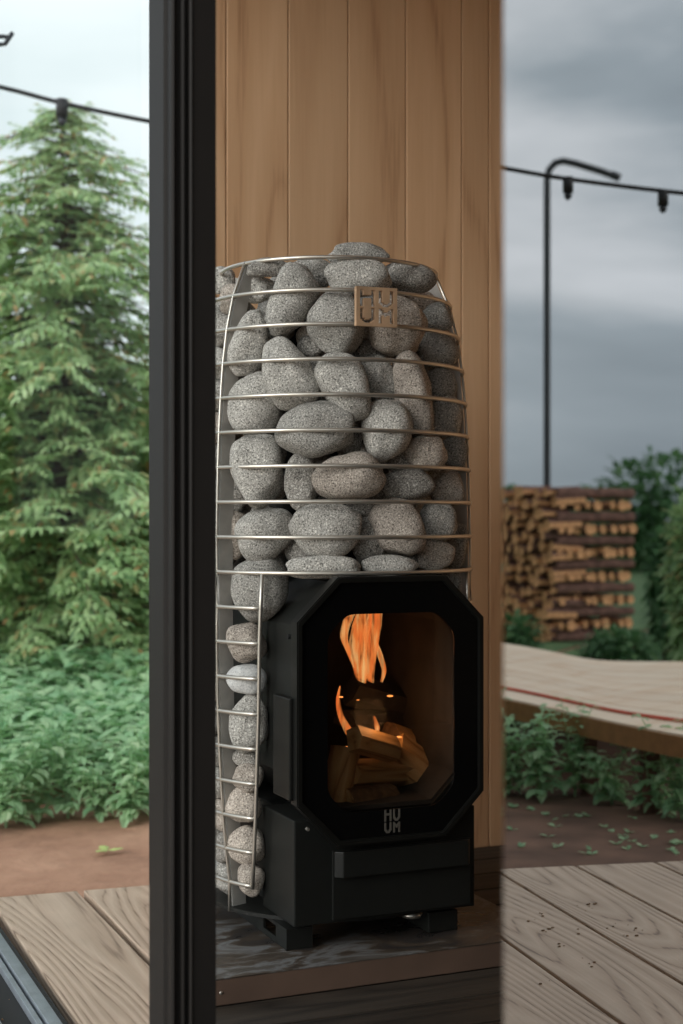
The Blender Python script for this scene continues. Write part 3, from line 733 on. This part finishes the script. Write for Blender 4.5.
for i, (px, py, w_, h_, lean, lay, mt, lab) in enumerate(STONES):
    if px > 428 and mt == 'dark': mt = 'stone'; lab = lab.replace('dark stone', 'grey stone')
    k = (px-CX)/F; s0 = 2.5/F
    th = min(.72*min(w_, h_)*s0, .072); th = max(th, .026)
    ins = th/2+.0055+lay*.042
    Yd = ray_to_r(k, lambda z: rad(min(z, 1.2))-ins, py)
    P = pix(px, py, Yd); s = Yd/F
    if abs(lean) > 7:
        if h_ > w_*1.1: w_, h_ = w_*.93, h_*1.03
        elif w_ > h_*1.1: w_, h_ = w_*1.02, h_*.94
    if px > 430 and py < 575: px -= 4
    b = stone_mesh(i+1, w_*s/2*.97, th/2, h_*s/2*.97, TAP.get(i, 0))
    o = obj('granite_stone', b, M[mt], smooth=True, recalc=False)
    o.location = P; o.rotation_mode = 'YXZ'
    # thickness turned half way between the ray and the basket's radius
    rv = Vector((P.x-C.x, P.y-C.y, 0)).normalized(); ray = Vector((-P.x, -P.y, 0)).normalized()
    d = (ray*.75+rv*.25).normalized(); yaw = math.atan2(d.y, d.x)+math.pi/2
    o.rotation_mode = 'QUATERNION'
    o.rotation_quaternion = (Matrix.Rotation(yaw, 4, 'Z') @ Matrix.Rotation(R(lean), 4, 'Y')).to_quaternion()
    tag(o, lab, 'stone', GRP)
# the flanks and back of the basket, around the corner from the door
def flank(az_list, z0, z1, label, grp, seed, inset=.036):
    rnd = random.Random(seed); meshes = []
    for q in range(4):
        b = stone_mesh(100+seed+q, .036, .024, .027); o = obj('granite_stone', b, M[('stone', 'dark', 'warm', 'stone')[q]], smooth=True, recalc=False); meshes.append(o)
    used = set(); n = 0
    for j, az in enumerate(az_list):
        z = z0+(j % 2)*.028
        while z < z1:
            src = meshes[n % 4]
            o = src if n < 4 else src.copy()
            if n >= 4: COL.objects.link(o)
            r = rad(z)-inset; x, y = cyl(r, R(az+rnd.uniform(-1, 1))); P = C+V*x+U*y; P.z = z
            o.location = P; o.rotation_mode = 'XYZ'
            o.rotation_euler = (0, rnd.uniform(-.2, .2), TH+R(az)); tag(o, label, 'stone', grp)
            n += 1; z += .0575
flank([-87, -105, -140, -158], .118, 1.16, 'grey granite stone around the far left flank of the basket, behind the black post', 'granite stones on the left flank of the basket', 1)
flank([88, 107, 142, 160], .118, 1.13, 'grey granite stone around the far right flank of the basket, facing the planks', 'granite stones on the right flank of the basket', 2)
flank([-62, -30, 5, 38, 66], .70, 1.13, 'dark grey granite stone deep in the gaps behind the front stones', 'granite stones deep inside the basket', 3, .092)
# crown of the heap behind the top wire
for i, (az, r, z, w_, h_) in enumerate([(-150, .10, 1.175, .06, .035), (60, .10, 1.18, .055, .035), (150, .1, 1.175, .06, .032), (-60, .10, 1.18, .055, .034)]):
    b = stone_mesh(60+i, w_, .045, h_); o = obj('granite_stone', b, M['stone'], smooth=True, recalc=False)
    x, y = cyl(r, R(az)); P = C+V*x+U*y; P.z = z-.015; o.location = P; o.rotation_euler = (0, 0, TH+R(az))
    tag(o, 'grey granite stone filling the crown of the heap behind the top wire', 'stone', 'granite stones in the crown of the heap')

# ------------------------------------------------------------------ plants
def leaf(bm, p, d, up, ln, wd, droop=.3):
    d = d.normalized(); s = d.cross(up)
    if s.length < 1e-4: s = Vector((1, 0, 0))
    s.normalize(); n = s.cross(d)
    a = bm.verts.new(p); m1 = p+d*ln*.45+n*ln*.06; m2 = p+d*ln*.8-Vector((0, 0, ln*droop*.35))
    l = bm.verts.new(m1+s*wd*.5-n*wd*.12); r = bm.verts.new(m1-s*wd*.5-n*wd*.12); c = bm.verts.new(m1)
    l2 = bm.verts.new(m2+s*wd*.3); r2 = bm.verts.new(m2-s*wd*.3)
    t = bm.verts.new(p+d*ln-Vector((0, 0, ln*droop)))
    bm.faces.new((a, c, l)); bm.faces.new((a, r, c)); bm.faces.new((c, t, l2, l)); bm.faces.new((c, r, r2, t))
def herb_mesh(seed, h, spread, nst=5, ls=.07):
    rnd = random.Random(seed); lf = bmesh.new(); st = bmesh.new()
    for s in range(nst):
        a = rnd.uniform(0, 6.28); lean = rnd.uniform(.05, 1)*spread; hh = h*rnd.uniform(.65, 1)
        pts = [Vector((math.cos(a)*lean*(t**1.5), math.sin(a)*lean*(t**1.5), hh*t)) for t in (0, .25, .5, .75, 1)]
        tube(st, pts, [.004, .0035, .003, .0025, .0015], 5)
        nl = 11
        for k in range(nl):
            t = .12+.88*k/(nl-1); i = min(3, int(t*4)); f = t*4-i; p = pts[i].lerp(pts[i+1], f)
            for sd in (0, math.pi):
                an = k*1.9+sd+rnd.uniform(-.4, .4); d = Vector((math.cos(an), math.sin(an), rnd.uniform(-.05, .5)))
                L_ = ls*rnd.uniform(.7, 1.25)*(1.15-.45*t); leaf(lf, p, d, Vector((0, 0, 1)), L_, L_*rnd.uniform(.42, .6), rnd.uniform(.15, .5))
    return lf, st
protos = []
for k in range(4):
    lf, st = herb_mesh(k+3, (.32, .4, .46, .28)[k], (.13, .16, .14, .16)[k], 7, (.085, .08, .09, .075)[k])
    r_ = thing('leafy_plant', 'x', 'plant'); obj('leaves', lf, M['herb'], r_); obj('stems', st, M['herb'], r_); protos.append(r_)
pused = set()
def put(k, loc, rz, sc, label, group):
    src = protos[k]
    if k not in pused: r_ = src; pused.add(k)
    else:
        r_ = src.copy(); COL.objects.link(r_)
        for chd in list(src.children):
            c_ = chd.copy(); COL.objects.link(c_); c_.parent = r_
    r_.location = loc; r_.rotation_euler = (0, 0, rz); r_.scale = (sc,)*3
    tag(r_, label, 'plant', group)
G = -.12
front = [(6, 4.12, 1., 0), (36, 4.22, .95, 1), (68, 4.25, .9, 2), (100, 4.25, .9, 3), (132, 4.2, 1., 0), (152, 4.3, 1.1, 1), (-16, 4.2, 1.1, 2)]
fl = ['low leafy herb at the left picture edge on the soil border', 'low leafy herb second from the left edge of the soil border', 'leafy herb in the middle of the soil border below the tree',
      'leafy herb right of the middle of the soil border', 'broad leaved herb beside the black window post', 'leafy herb mostly hidden behind the black window post', 'leafy herb just beyond the left picture edge']
for (px, Yd, sc, k), lab in zip(front, fl):
    P = pix(px, HY, Yd); P.z = G; put(k, P, random.uniform(0, 6), sc*.8, lab, 'leafy herbs along the soil border')
# thicket between herbs and tree: uncountable
def thicket(name, xs, ys, zf, n, ls, label, mat, cat, keep=None, pos=None):
    b = bmesh.new(); rnd = random.Random(len(label))
    for k in range(n):
        x = rnd.uniform(*xs); y = rnd.uniform(*ys); hmax = zf(x, y); z = G+hmax*rnd.random()**.6
        P = Vector((x, y, z))
        if pos: P = pos(P)
        a = rnd.uniform(0, 6.28); d = Vector((math.cos(a), math.sin(a), rnd.uniform(-.2, .7))); L_ = ls*rnd.uniform(.6, 1.3)
        leaf(b, P, d, Vector((0, 0, 1)), L_, L_*.5, rnd.uniform(.1, .5))
    return tag(obj(name, b, mat), label, cat, kind='stuff')
thicket('undergrowth', (-2.1, -.2), (4.45, 5.9), lambda x, y: .22+.16*(y-4.45)/1.4+.08*noise.noise(Vector((x*3, y*3, 0))), 9000, .085, 'dense green undergrowth between the soil border and the conifer', M['herb'], 'undergrowth')

def conifer(loc, H, rmax, label, seed, n_br=300, mat='conifer', power=.85, r0=.08):
    rnd = random.Random(seed); root = thing('conifer_tree', label, 'tree', loc)
    b = bmesh.new(); tube(b, [(0, 0, 0), (0, .01, H*.4), (.01, 0, H*.75), (0, 0, H)], [.06, .04, .018, .004], 8); obj('trunk', b, M['trunk'], root)
    lf = bmesh.new(); br = bmesh.new()
    for k in range(n_br):
        t = (k+.5)/n_br; z = H*(.04+.95*t); dz = H-z; Lb = min(rmax, r0+.66*dz**power)*rnd.choice((.55, .8, 1., 1.2))*rnd.uniform(.85, 1.1)
        a = k*2.39996+rnd.uniform(-.3, .3); d = Vector((math.cos(a), math.sin(a), 0)); rise = rnd.uniform(.0, .4)*(1 if t > .6 else .5)
        pts = [Vector((0, 0, z))+d*Lb*s+Vector((0, 0, Lb*(rise*s-.35*s*s))) for s in (0, .3, .6, 1)]
        tube(br, pts, [.009, .006, .004, .002], 4, cap=False)
        ns = max(4, int(Lb*17))
        for j in range(ns):
            s = .12+.9*(j+rnd.random())/ns; i = min(2, int(s*3)); f = min(1.2, s*3-i); p = pts[i].lerp(pts[i+1], f)
            for sd in (-1, 1):
                sdir = Vector((-d.y, d.x, 0))*sd
                dd = (d*rnd.uniform(.4, 1.1)+sdir*rnd.uniform(.2, 1.)+Vector((0, 0, rnd.uniform(-.75, .15)))).normalized()
                base_l = rnd.uniform(.07, .15)*(.5+.6*min(1, Lb/.6))
                # a spray: midrib with leaflets either side
                for q in range(4):
                    pp = p+dd*base_l*q*.33
                    for s2 in (-1, 1):
                        d2 = (dd+dd.cross(Vector((0, 0, 1)))*s2*.8).normalized()
                        leaf(lf, pp, d2, Vector((0, 0, 1)), base_l*.5*(1.2-q*.2), base_l*.18, .3)
                leaf(lf, p+dd*base_l, dd, Vector((0, 0, 1)), base_l*.4, base_l*.16, .3)
    obj('foliage', lf, M[mat], root); obj('branches', br, M['trunk'], root)
    return root
P = pix(62, HY, 6.3); P.z = G
conifer(P, HC+(HY-98)/F*6.3-G, 1.0, 'tall loose green conifer behind the left glass pane', 11, 300)
P = pix(-75, HY, 8.8); P.z = G
conifer(P, 1.9, .8, 'shorter conifer at the left picture edge behind the tall conifer', 12, 120)
P = pix(170, HY, 8.8); P.z = G
conifer(P, 2.15, .8, 'conifer half hidden behind the black window post', 13, 130)

def bush(name, loc, rx, rz, n, ls, label, mat, seed, cat='bush', flat=1., trunk=True):
    rnd = random.Random(seed); root = thing(name, label, cat, loc); lf = bmesh.new()
    lumps = [(Vector((rnd.gauss(0, .45)*rx, rnd.gauss(0, .4)*rx, rz*rnd.uniform(.25, .8))), rnd.uniform(.3, .55)) for _ in range(10)]
    for k in range(n):
        c_, rr_ = lumps[k % 10]; d = Vector((rnd.gauss(0, 1), rnd.gauss(0, 1), rnd.gauss(0, 1))).normalized()
        p = c_+Vector((d.x*rx*rr_, d.y*rx*rr_, d.z*rz*rr_*.8))*rnd.uniform(.75, 1.05)
        if p.z < .02: p.z = .02+rnd.random()*.2
        dd = (d+Vector((rnd.gauss(0, .5), rnd.gauss(0, .5), rnd.gauss(0, .4)))).normalized(); L_ = ls*rnd.uniform(.6, 1.3)
        leaf(lf, p, dd, Vector((0, 0, 1)), L_, L_*.5, .3)
    obj('foliage', lf, M[mat], root)
    b = bmesh.new()
    for k in range(4):
        c_, _ = lumps[k]; tube(b, [(0, 0, 0), (c_.x*.3, c_.y*.3, c_.z*.5), tuple(c_)], [.05*rz/2, .03*rz/2, .01], 6)
    obj('stems', b, M['trunk'], root)
    return root
P = pix(60, HY, 9.); P.z = G
bush('bush', P, .75, 1.5, 4500, .12, 'dark green bush filling in behind the tall conifer', 'bush', 21)

# fallen leaf on the soil
P = pix(107, 852, 3.8); P = pix(107, 852, (HC+.115)*F/(852-HY)); b = bmesh.new()
for k in range(3): leaf(b, Vector((0, 0, .004)), Vector((math.cos(k*2.1), math.sin(k*2.1), .2)), Vector((0, 0, 1)), .045, .03, .1)
o = obj('fallen_leaf', b, M['fallen']); o.location = P; tag(o, 'yellow green fallen leaf lying alone on the red soil', 'leaf')

# ------------------------------------------------------------------ yard to the left (shown by the glass door)
# curved timber terrace
TZ = .15
def vpt(px, py, z):
    Yd = (HC-z)*F/(py-HY); return Vector(((px-CX)/F*Yd, Yd, z))
near = [vpt(x, y, TZ) for x, y in ((430, 688), (503, 698), (560, 710), (620, 723), (683, 735), (760, 746))]
far = [vpt(x, y, TZ) for x, y in ((430, 634), (503, 643), (550, 651), (600, 660), (683, 661.5), (760, 662))]
def mirror_bm(bm):
    for v in bm.verts: v.co = mir(v.co)
def spl(P, n=6):
    out = []
    for i in range(len(P)-1):
        p0, p1, p2, p3 = P[max(i-1, 0)], P[i], P[i+1], P[min(i+2, len(P)-1)]
        for k in range(n):
            t = k/n; out.append(.5*((2*p1)+(-p0+p2)*t+(2*p0-5*p1+4*p2-p3)*t*t+(-p0+3*p1-3*p2+p3)*t**3))
    out.append(P[-1]); return out
nr_, fr_ = spl(near), spl(far)
root = thing('curved_terrace', 'low curved timber terrace mirrored in the right glass door', 'terrace', (0, 0, 0))
nb = 9
b = bmesh.new()
for s in range(nb):
    t0, t1 = s/nb+.003, (s+1)/nb-.003; prev = None
    for a, c_ in zip(nr_, fr_):
        A_ = a.lerp(c_, t0); B_ = a.lerp(c_, t1)
        ring = [b.verts.new(A_), b.verts.new(B_), b.verts.new(B_-Vector((0, 0, .03))), b.verts.new(A_-Vector((0, 0, .03)))]
        if prev:
            for k in range(4): b.faces.new((prev[k], prev[(k+1) % 4], ring[(k+1) % 4], ring[k]))
        else: b.faces.new(ring)
        prev = ring
    b.faces.new(prev[::-1])
mirror_bm(b); obj('terrace_boards', b, M['terrace'], root)
b = bmesh.new(); prev = None
for a in nr_:
    A_ = a+Vector((0, -.004, -.004)); ring = [b.verts.new(A_), b.verts.new(A_+Vector((0, -.02, 0))), b.verts.new(A_+Vector((0, -.02, -.06))), b.verts.new(A_+Vector((0, 0, -.06)))]
    if prev:
        for k in range(4): b.faces.new((prev[k], prev[(k+1) % 4], ring[(k+1) % 4], ring[k]))
    else: b.faces.new(ring)
    prev = ring
b.faces.new(prev[::-1]); mirror_bm(b); obj('fascia', b, M['fascia'], root)
for t in (3, 9, 15, 21, 27):
    for s in (.06, .85):
        c_ = nr_[t].lerp(fr_[t], s); b = bmesh.new(); box(b, c_.x-.025, c_.x+.025, c_.y-.025, c_.y+.025, G, TZ-.032); mirror_bm(b); obj('terrace_post', b, M['logdark'], root)
b = bmesh.new(); tube(b, [mir(a.lerp(c_, .12)+Vector((0, 0, .005))) for a, c_ in zip(nr_, fr_)], .006, 8)
tag(obj('red_cord', b, M['red'], smooth=True), 'red cord lying along the front edge of the curved terrace', 'cord')

# firewood crib: log ends on one face, crossed layers on the other
YB = 10.2
cw = (555-CX)/F*YB
rndl = random.Random(5)
cornv = Vector(((556-CX)/F*YB, YB, 0)); leftv = Vector(((500-CX)/F*(YB+.55), YB+.55, 0)); rightv = Vector(((635-CX)/F*(YB+.28), YB+.28, 0))
dl = (leftv-cornv); dr_ = (rightv-cornv); ll, lr = dl.length, dr_.length; dl.normalize(); dr_.normalize()
def log_mesh(r, ln, seed):
    b = bmesh.new(); rn = random.Random(seed); n = 7; A_ = []; B_ = []
    for j in range(n):
        a = 6.283*j/n; rr_ = r*rn.uniform(.75, 1.1)
        A_.append(b.verts.new((math.cos(a)*rr_, 0, math.sin(a)*rr_))); B_.append(b.verts.new((math.cos(a)*rr_*.95, ln, math.sin(a)*rr_*.95)))
    b.faces.new(A_[::-1]).material_index = 0; b.faces.new(B_).material_index = 0
    for j in range(n):
        f = b.faces.new((A_[j], A_[(j+1) % n], B_[(j+1) % n], B_[j])); f.material_index = 1 if rn.random() < .6 else 0
    bmesh.ops.recalc_face_normals(b, faces=b.faces[:])
    return b
H_ = HC-(487-HY)/F*YB-G
lay_h = H_/13
stack_lab = 'short split log in the orange brown firewood stack under the lamp post'
mshort = []; 
for k in range(5):
    me = bpy.data.meshes.new('stacked_log'); bb_ = log_mesh(lay_h*.52, 1., k); bb_.to_mesh(me); bb_.free(); me.materials.append(M['log']); me.materials.append(M['logdark']); mshort.append(me)
def add_log(p0, p1, me, lab=stack_lab, sc=1.):
    a, c_ = mir(p0), mir(p1); d = c_-a; o = bpy.data.objects.new('stacked_log', me); COL.objects.link(o); o.location = a
    o.rotation_mode = 'QUATERNION'; o.rotation_quaternion = d.to_track_quat('Y', 'Z'); o.scale = (sc, d.length, sc); tag(o, lab, 'firewood', 'split logs in the firewood stack')
md = mshort[0].copy(); md.materials.clear(); md.materials.append(M['logdark']); md.materials.append(M['logdark'])
for r_i in range(13):
    z = G+lay_h*(r_i+.5)
    if r_i % 2 == 0:      # rails along the right face
        for j in range(3):
            p0 = cornv+dl*(.03+ll*.3*j)+dr_*.02; p0.z = z; p1 = p0+dr_*(lr*.97); add_log(p0, p1, md, 'long dark barked log laid along the right face of the firewood stack', sc=rndl.uniform(.8, 1.))
    else:                 # ends towards the right face
        for j in range(9):
            if rndl.random() < .15: continue
            p0 = cornv+dr_*(lr*(j+.5)/9)-dl*rndl.uniform(-.03, .03); p0.z = z; p1 = p0+dl*(ll*.45); add_log(p0, p1, mshort[rndl.randrange(5)], 'short split log between the rails on the right face of the firewood stack', sc=rndl.uniform(.65, 1.0))
for r_i in range(14):     # left face: a wall of log ends
    for j in range(8):
        p0 = cornv+dl*(ll*(j+.5+rndl.uniform(-.25, .25))/8)-dr_*rndl.uniform(.0, .09); p0.z = G+H_/14*(r_i+.5+rndl.uniform(-.25, .25))
        p1 = p0+dr_*rndl.uniform(.2, .3)+Vector((0, 0, rndl.uniform(-.02, .02))); add_log(p0, p1, mshort[rndl.randrange(5)], 'pale log end in the jumbled left face of the firewood stack', sc=rndl.uniform(.7, 1.15))

# lamp post with a bent arm
YP = 11.1
def vp(px, py, Yd): return pix(px, py, Yd)
b = bmesh.new()
pp = [vp(547, 700, YP)]; pp[0].z = G
for x, y in ((547, 500), (547, 300), (547, 200), (547, 180), (549, 170), (555, 163), (563, 161), (575, 163.5), (600, 171), (617, 177)): pp.append(vp(x, y, YP))
tube(b, [mir(p)-mir(pp[0]) for p in pp], .027, 10)
lp = thing('lamp_post', 'tall thin black lamp post with bent arm mirrored in the right glass door', 'lamp post', mir(pp[0]))
obj('pole', b, M['pole'], lp, smooth=True)
b = bmesh.new(); tube(b, [mir(vp(611, 174.5, YP))-mir(pp[0]), mir(vp(620, 178, YP))-mir(pp[0])], .032, 10); obj('lamp_head', b, M['pole'], lp, smooth=True)

# string light cable in the yard, and the one seen through the left pane
def string(label, pts, sockets, name='string_light', r=.012, mirrored=True):
    f = mir if mirrored else (lambda p: Vector(p)); o0 = f(pts[0]); root = thing(name, label, 'string light', o0)
    b = bmesh.new(); P_ = [f(p)-o0 for p in spl([Vector(p) for p in pts], 5)]; tube(b, P_, r, 8); obj('cable', b, M['cable'], root, smooth=True)
    for s in sockets:
        p = f(s)-o0; b = bmesh.new(); tube(b, [p+Vector((0, 0, .02)), p-Vector((0, 0, .045))], .022, 10); so = obj('socket', b, M['cable'], root, smooth=True)
        b = bmesh.new(); tube(b, [p-Vector((0, 0, .045)), p-Vector((0, 0, .06)), p-Vector((0, 0, .075))], [.012, .018, .006], 10); obj('bulb', b, M['pole'], so, smooth=True)
    return root
YW = 6.
string('thin black string light cable crossing the stormy sky mirrored at right', [vp(x, y, YW) for x, y in ((380, 146), (503, 168), (568, 179), (663, 191), (760, 201))], [vp(568, 182, YW), vp(663, 195, YW)], r=.0095)
YW2 = 5.2
string('black string light cable crossing the pale sky above the conifer', [vp(x, y, YW2) for x, y in ((-120, 62), (0, 87), (62, 103), (148, 121), (240, 136))], [vp(62, 105, YW2)], mirrored=False, r=.0085)
# tip of a lamp bracket at the upper left
YL = 4.4
b = bmesh.new(); o0 = vp(-260, 40, YL)
tube(b, [vp(x, y, YL)-o0 for x, y in ((-260, 36), (-40, 36), (2, 36.5), (9, 37), (13, 32.5))], .007, 8)
tube(b, [vp(x, y, YL)-o0 for x, y in ((-260, 45), (-40, 45), (0, 44.5), (5, 44), (12, 34))], .007, 8)
br_ = thing('lamp_bracket', 'black metal bracket tip poking in at the upper left corner', 'bracket', o0); obj('bracket_arm', b, M['pole'], br_, smooth=True)
b = bmesh.new(); o_ = Vector((0, 0, 0)); tube(b, [o_+Vector((0, 0, .15)), Vector((0, 0, G-o0.z))], .03, 10); obj('bracket_post', b, M['pole'], br_, smooth=True)

# herbs in front of the terrace (yard)
yard = [(508, 790, .95, 0), (540, 795, 1.0, 1), (575, 792, .85, 2), (612, 800, .9, 3), (650, 808, .95, 0), (682, 815, 1., 1), (480, 785, .9, 2)]
yl = ['leafy herb nearest the mirror edge in front of the curved terrace', 'second leafy herb from the mirror edge under the terrace', 'leafy herb under the middle of the terrace edge', 'leafy herb right of the middle under the terrace edge',
      'leafy herb second from the right picture edge under the terrace', 'leafy herb at the right picture edge under the terrace', 'leafy herb hidden past the free edge of the glass door']
for (px, py, sc, k), lab in zip(yard, yl):
    put(k, mir(vpt(px, py+6, G)), random.uniform(0, 6), sc*.8, lab, 'leafy herbs in front of the curved terrace')
rw = random.Random(4); b = bmesh.new()
for k in range(46):
    c_ = mir(vpt(rw.uniform(480, 700), rw.uniform(805, 856), -.116)); c_.z = -.116
    for q in range(rw.randint(2, 5)): a = rw.uniform(0, 6.28); leaf(b, c_, Vector((math.cos(a), math.sin(a), .5)), Vector((0, 0, 1)), rw.uniform(.015, .03), .013, .2)
tag(obj('small_weeds', b, M['herb']), 'tiny green weeds scattered over the damp soil with painted shade', 'weeds', kind='stuff')
b = bmesh.new()
for (x, y, n_) in [(540, 918, 5), (549, 929, 5), (588, 906, 4), (592, 904, 4), (634, 930, 7), (588, 965, 4), (545, 985, 2), (562, 945, 3), (575, 930, 3), (610, 925, 3)]:
    for q in range(n_):
        c_ = mir(vpt(x+rw.gauss(0, 5), y+rw.gauss(0, 2.5), 0)); bmesh.ops.create_icosphere(b, subdivisions=1, radius=rw.uniform(.001, .0035), matrix=Matrix.Translation(c_+Vector((0, 0, .0012))) @ Matrix.Diagonal((1.4, 1, .5, 1)))
tag(obj('soil_crumbs', b, M['bark']), 'dark crumbs of soil lying on the outer deck boards', 'dirt', kind='stuff')
# bushes and trees of the yard
for (px, Yd, rx, rz, n, ls, mat, lab, nm) in [
    (512, 8.8, .16, .26, 900, .07, 'bush', 'low green bush at the left foot of the firewood stack', 'bush'),
    (615, 8.4, .3, .22, 1400, .07, 'bush', 'low green bush at the right foot of the firewood stack', 'bush'),
    (664, 8.9, .16, .85, 2000, .08, 'bush', 'tall green bush right of the firewood stack', 'bush'),
    (700, 7.6, .2, 1.0, 3400, .08, 'conifer', 'dark shrub at the right picture edge in the glass door', 'bush'),
    (655, 24, .9, 1.7, 1800, .22, 'bush', 'rounded distant tree above the right end of the woodpile', 'tree'),
    (515, 30, .9, 1.35, 1500, .25, 'bush', 'distant green tree behind the left part of the woodpile', 'tree'),
    (588, 31, 1.0, 1.3, 1500, .25, 'bush', 'distant green tree behind the lamp post foot', 'tree')]:
    p = pix(px, HY, Yd); p.z = G; bush(nm, mir(p), rx, rz, n, ls, lab, mat, int(px), nm)

# ------------------------------------------------------------------ sky
W = bpy.data.worlds.new('sky'); S.world = W; W.use_nodes = True; nt = W.node_tree; nt.nodes.clear()
out = nt.nodes.new('ShaderNodeOutputWorld'); bg = nt.nodes.new('ShaderNodeBackground'); L(nt, bg, 'Background', out, 'Surface')
tc = N(nt, 'ShaderNodeTexCoord'); mp = N(nt, 'ShaderNodeMapping'); mp.inputs['Scale'].default_value = (1.6, 1.6, 6.); mp.inputs['Location'].default_value = (3.1, 1.2, .4)
L(nt, tc, 'Generated', mp, 'Vector')
n1 = N(nt, 'ShaderNodeTexNoise', Scale=1., Detail=6., Roughness=.5, Distortion=.3); L(nt, mp, 'Vector', n1, 'Vector')
dot = N(nt, 'ShaderNodeVectorMath', operation='DOT_PRODUCT'); dv = Vector((-math.sin(R(72)), math.cos(R(72)), .3)).normalized(); dot.inputs[1].default_value = dv
L(nt, tc, 'Generated', dot, 0)
mr = N(nt, 'ShaderNodeMapRange'); mr.inputs['From Min'].default_value = .55; mr.inputs['From Max'].default_value = .97; mr.inputs['To Min'].default_value = 0.; mr.inputs['To Max'].default_value = 1.
L(nt, dot, 'Value', mr, 'Value')
bright = ramp(nt, [(.3, (.62, .72, .74)), (.5, (.80, .88, .89)), (.7, (1., 1., 1.))]); L(nt, n1, 'Fac', bright, 'Fac')
storm = ramp(nt, [(.3, (.30, .37, .43)), (.47, (.58, .68, .76)), (.56, (1.0, 1.08, 1.15)), (.68, (1.35, 1.42, 1.5))]); L(nt, n1, 'Fac', storm, 'Fac')
mx = N(nt, 'ShaderNodeMixRGB'); L(nt, mr, 'Result', mx, 0); L(nt, bright, 'Color', mx, 1); L(nt, storm, 'Color', mx, 2)
L(nt, mx, 'Color', bg, 'Color'); bg.inputs['Strength'].default_value = 1.0

# ------------------------------------------------------------------ camera
cam = bpy.data.cameras.new('camera'); co = bpy.data.objects.new('camera', cam); COL.objects.link(co); S.camera = co
co.location = (0, 0, HC); co.rotation_euler = (math.pi/2, 0, 0)
cam.sensor_fit = 'VERTICAL'; cam.sensor_height = 36.; cam.sensor_width = 24.; cam.lens = F/1024*36
cam.shift_y = (HY-512)/1024
cam.clip_start = .02; cam.clip_end = 300
cam.dof.use_dof = True; cam.dof.focus_distance = 2.42; cam.dof.aperture_fstop = 4.2
S.view_settings.view_transform = 'Standard'; S.view_settings.look = 'None'; S.view_settings.gamma = 1.; S.view_settings.use_curve_mapping = False
sn = bpy.data.lights.new('overcast_sun', 'SUN'); sn.energy = 1.8; sn.angle = R(36); sn.color = (1., .97, .93)
so_ = bpy.data.objects.new('overcast_sun', sn); COL.objects.link(so_); so_.rotation_euler = Vector((-1.0, -.88, .5)).to_track_quat('Z', 'Y').to_euler()
S.view_settings.exposure = .27
S.cycles.max_bounces = 8; S.cycles.transparent_max_bounces = 24
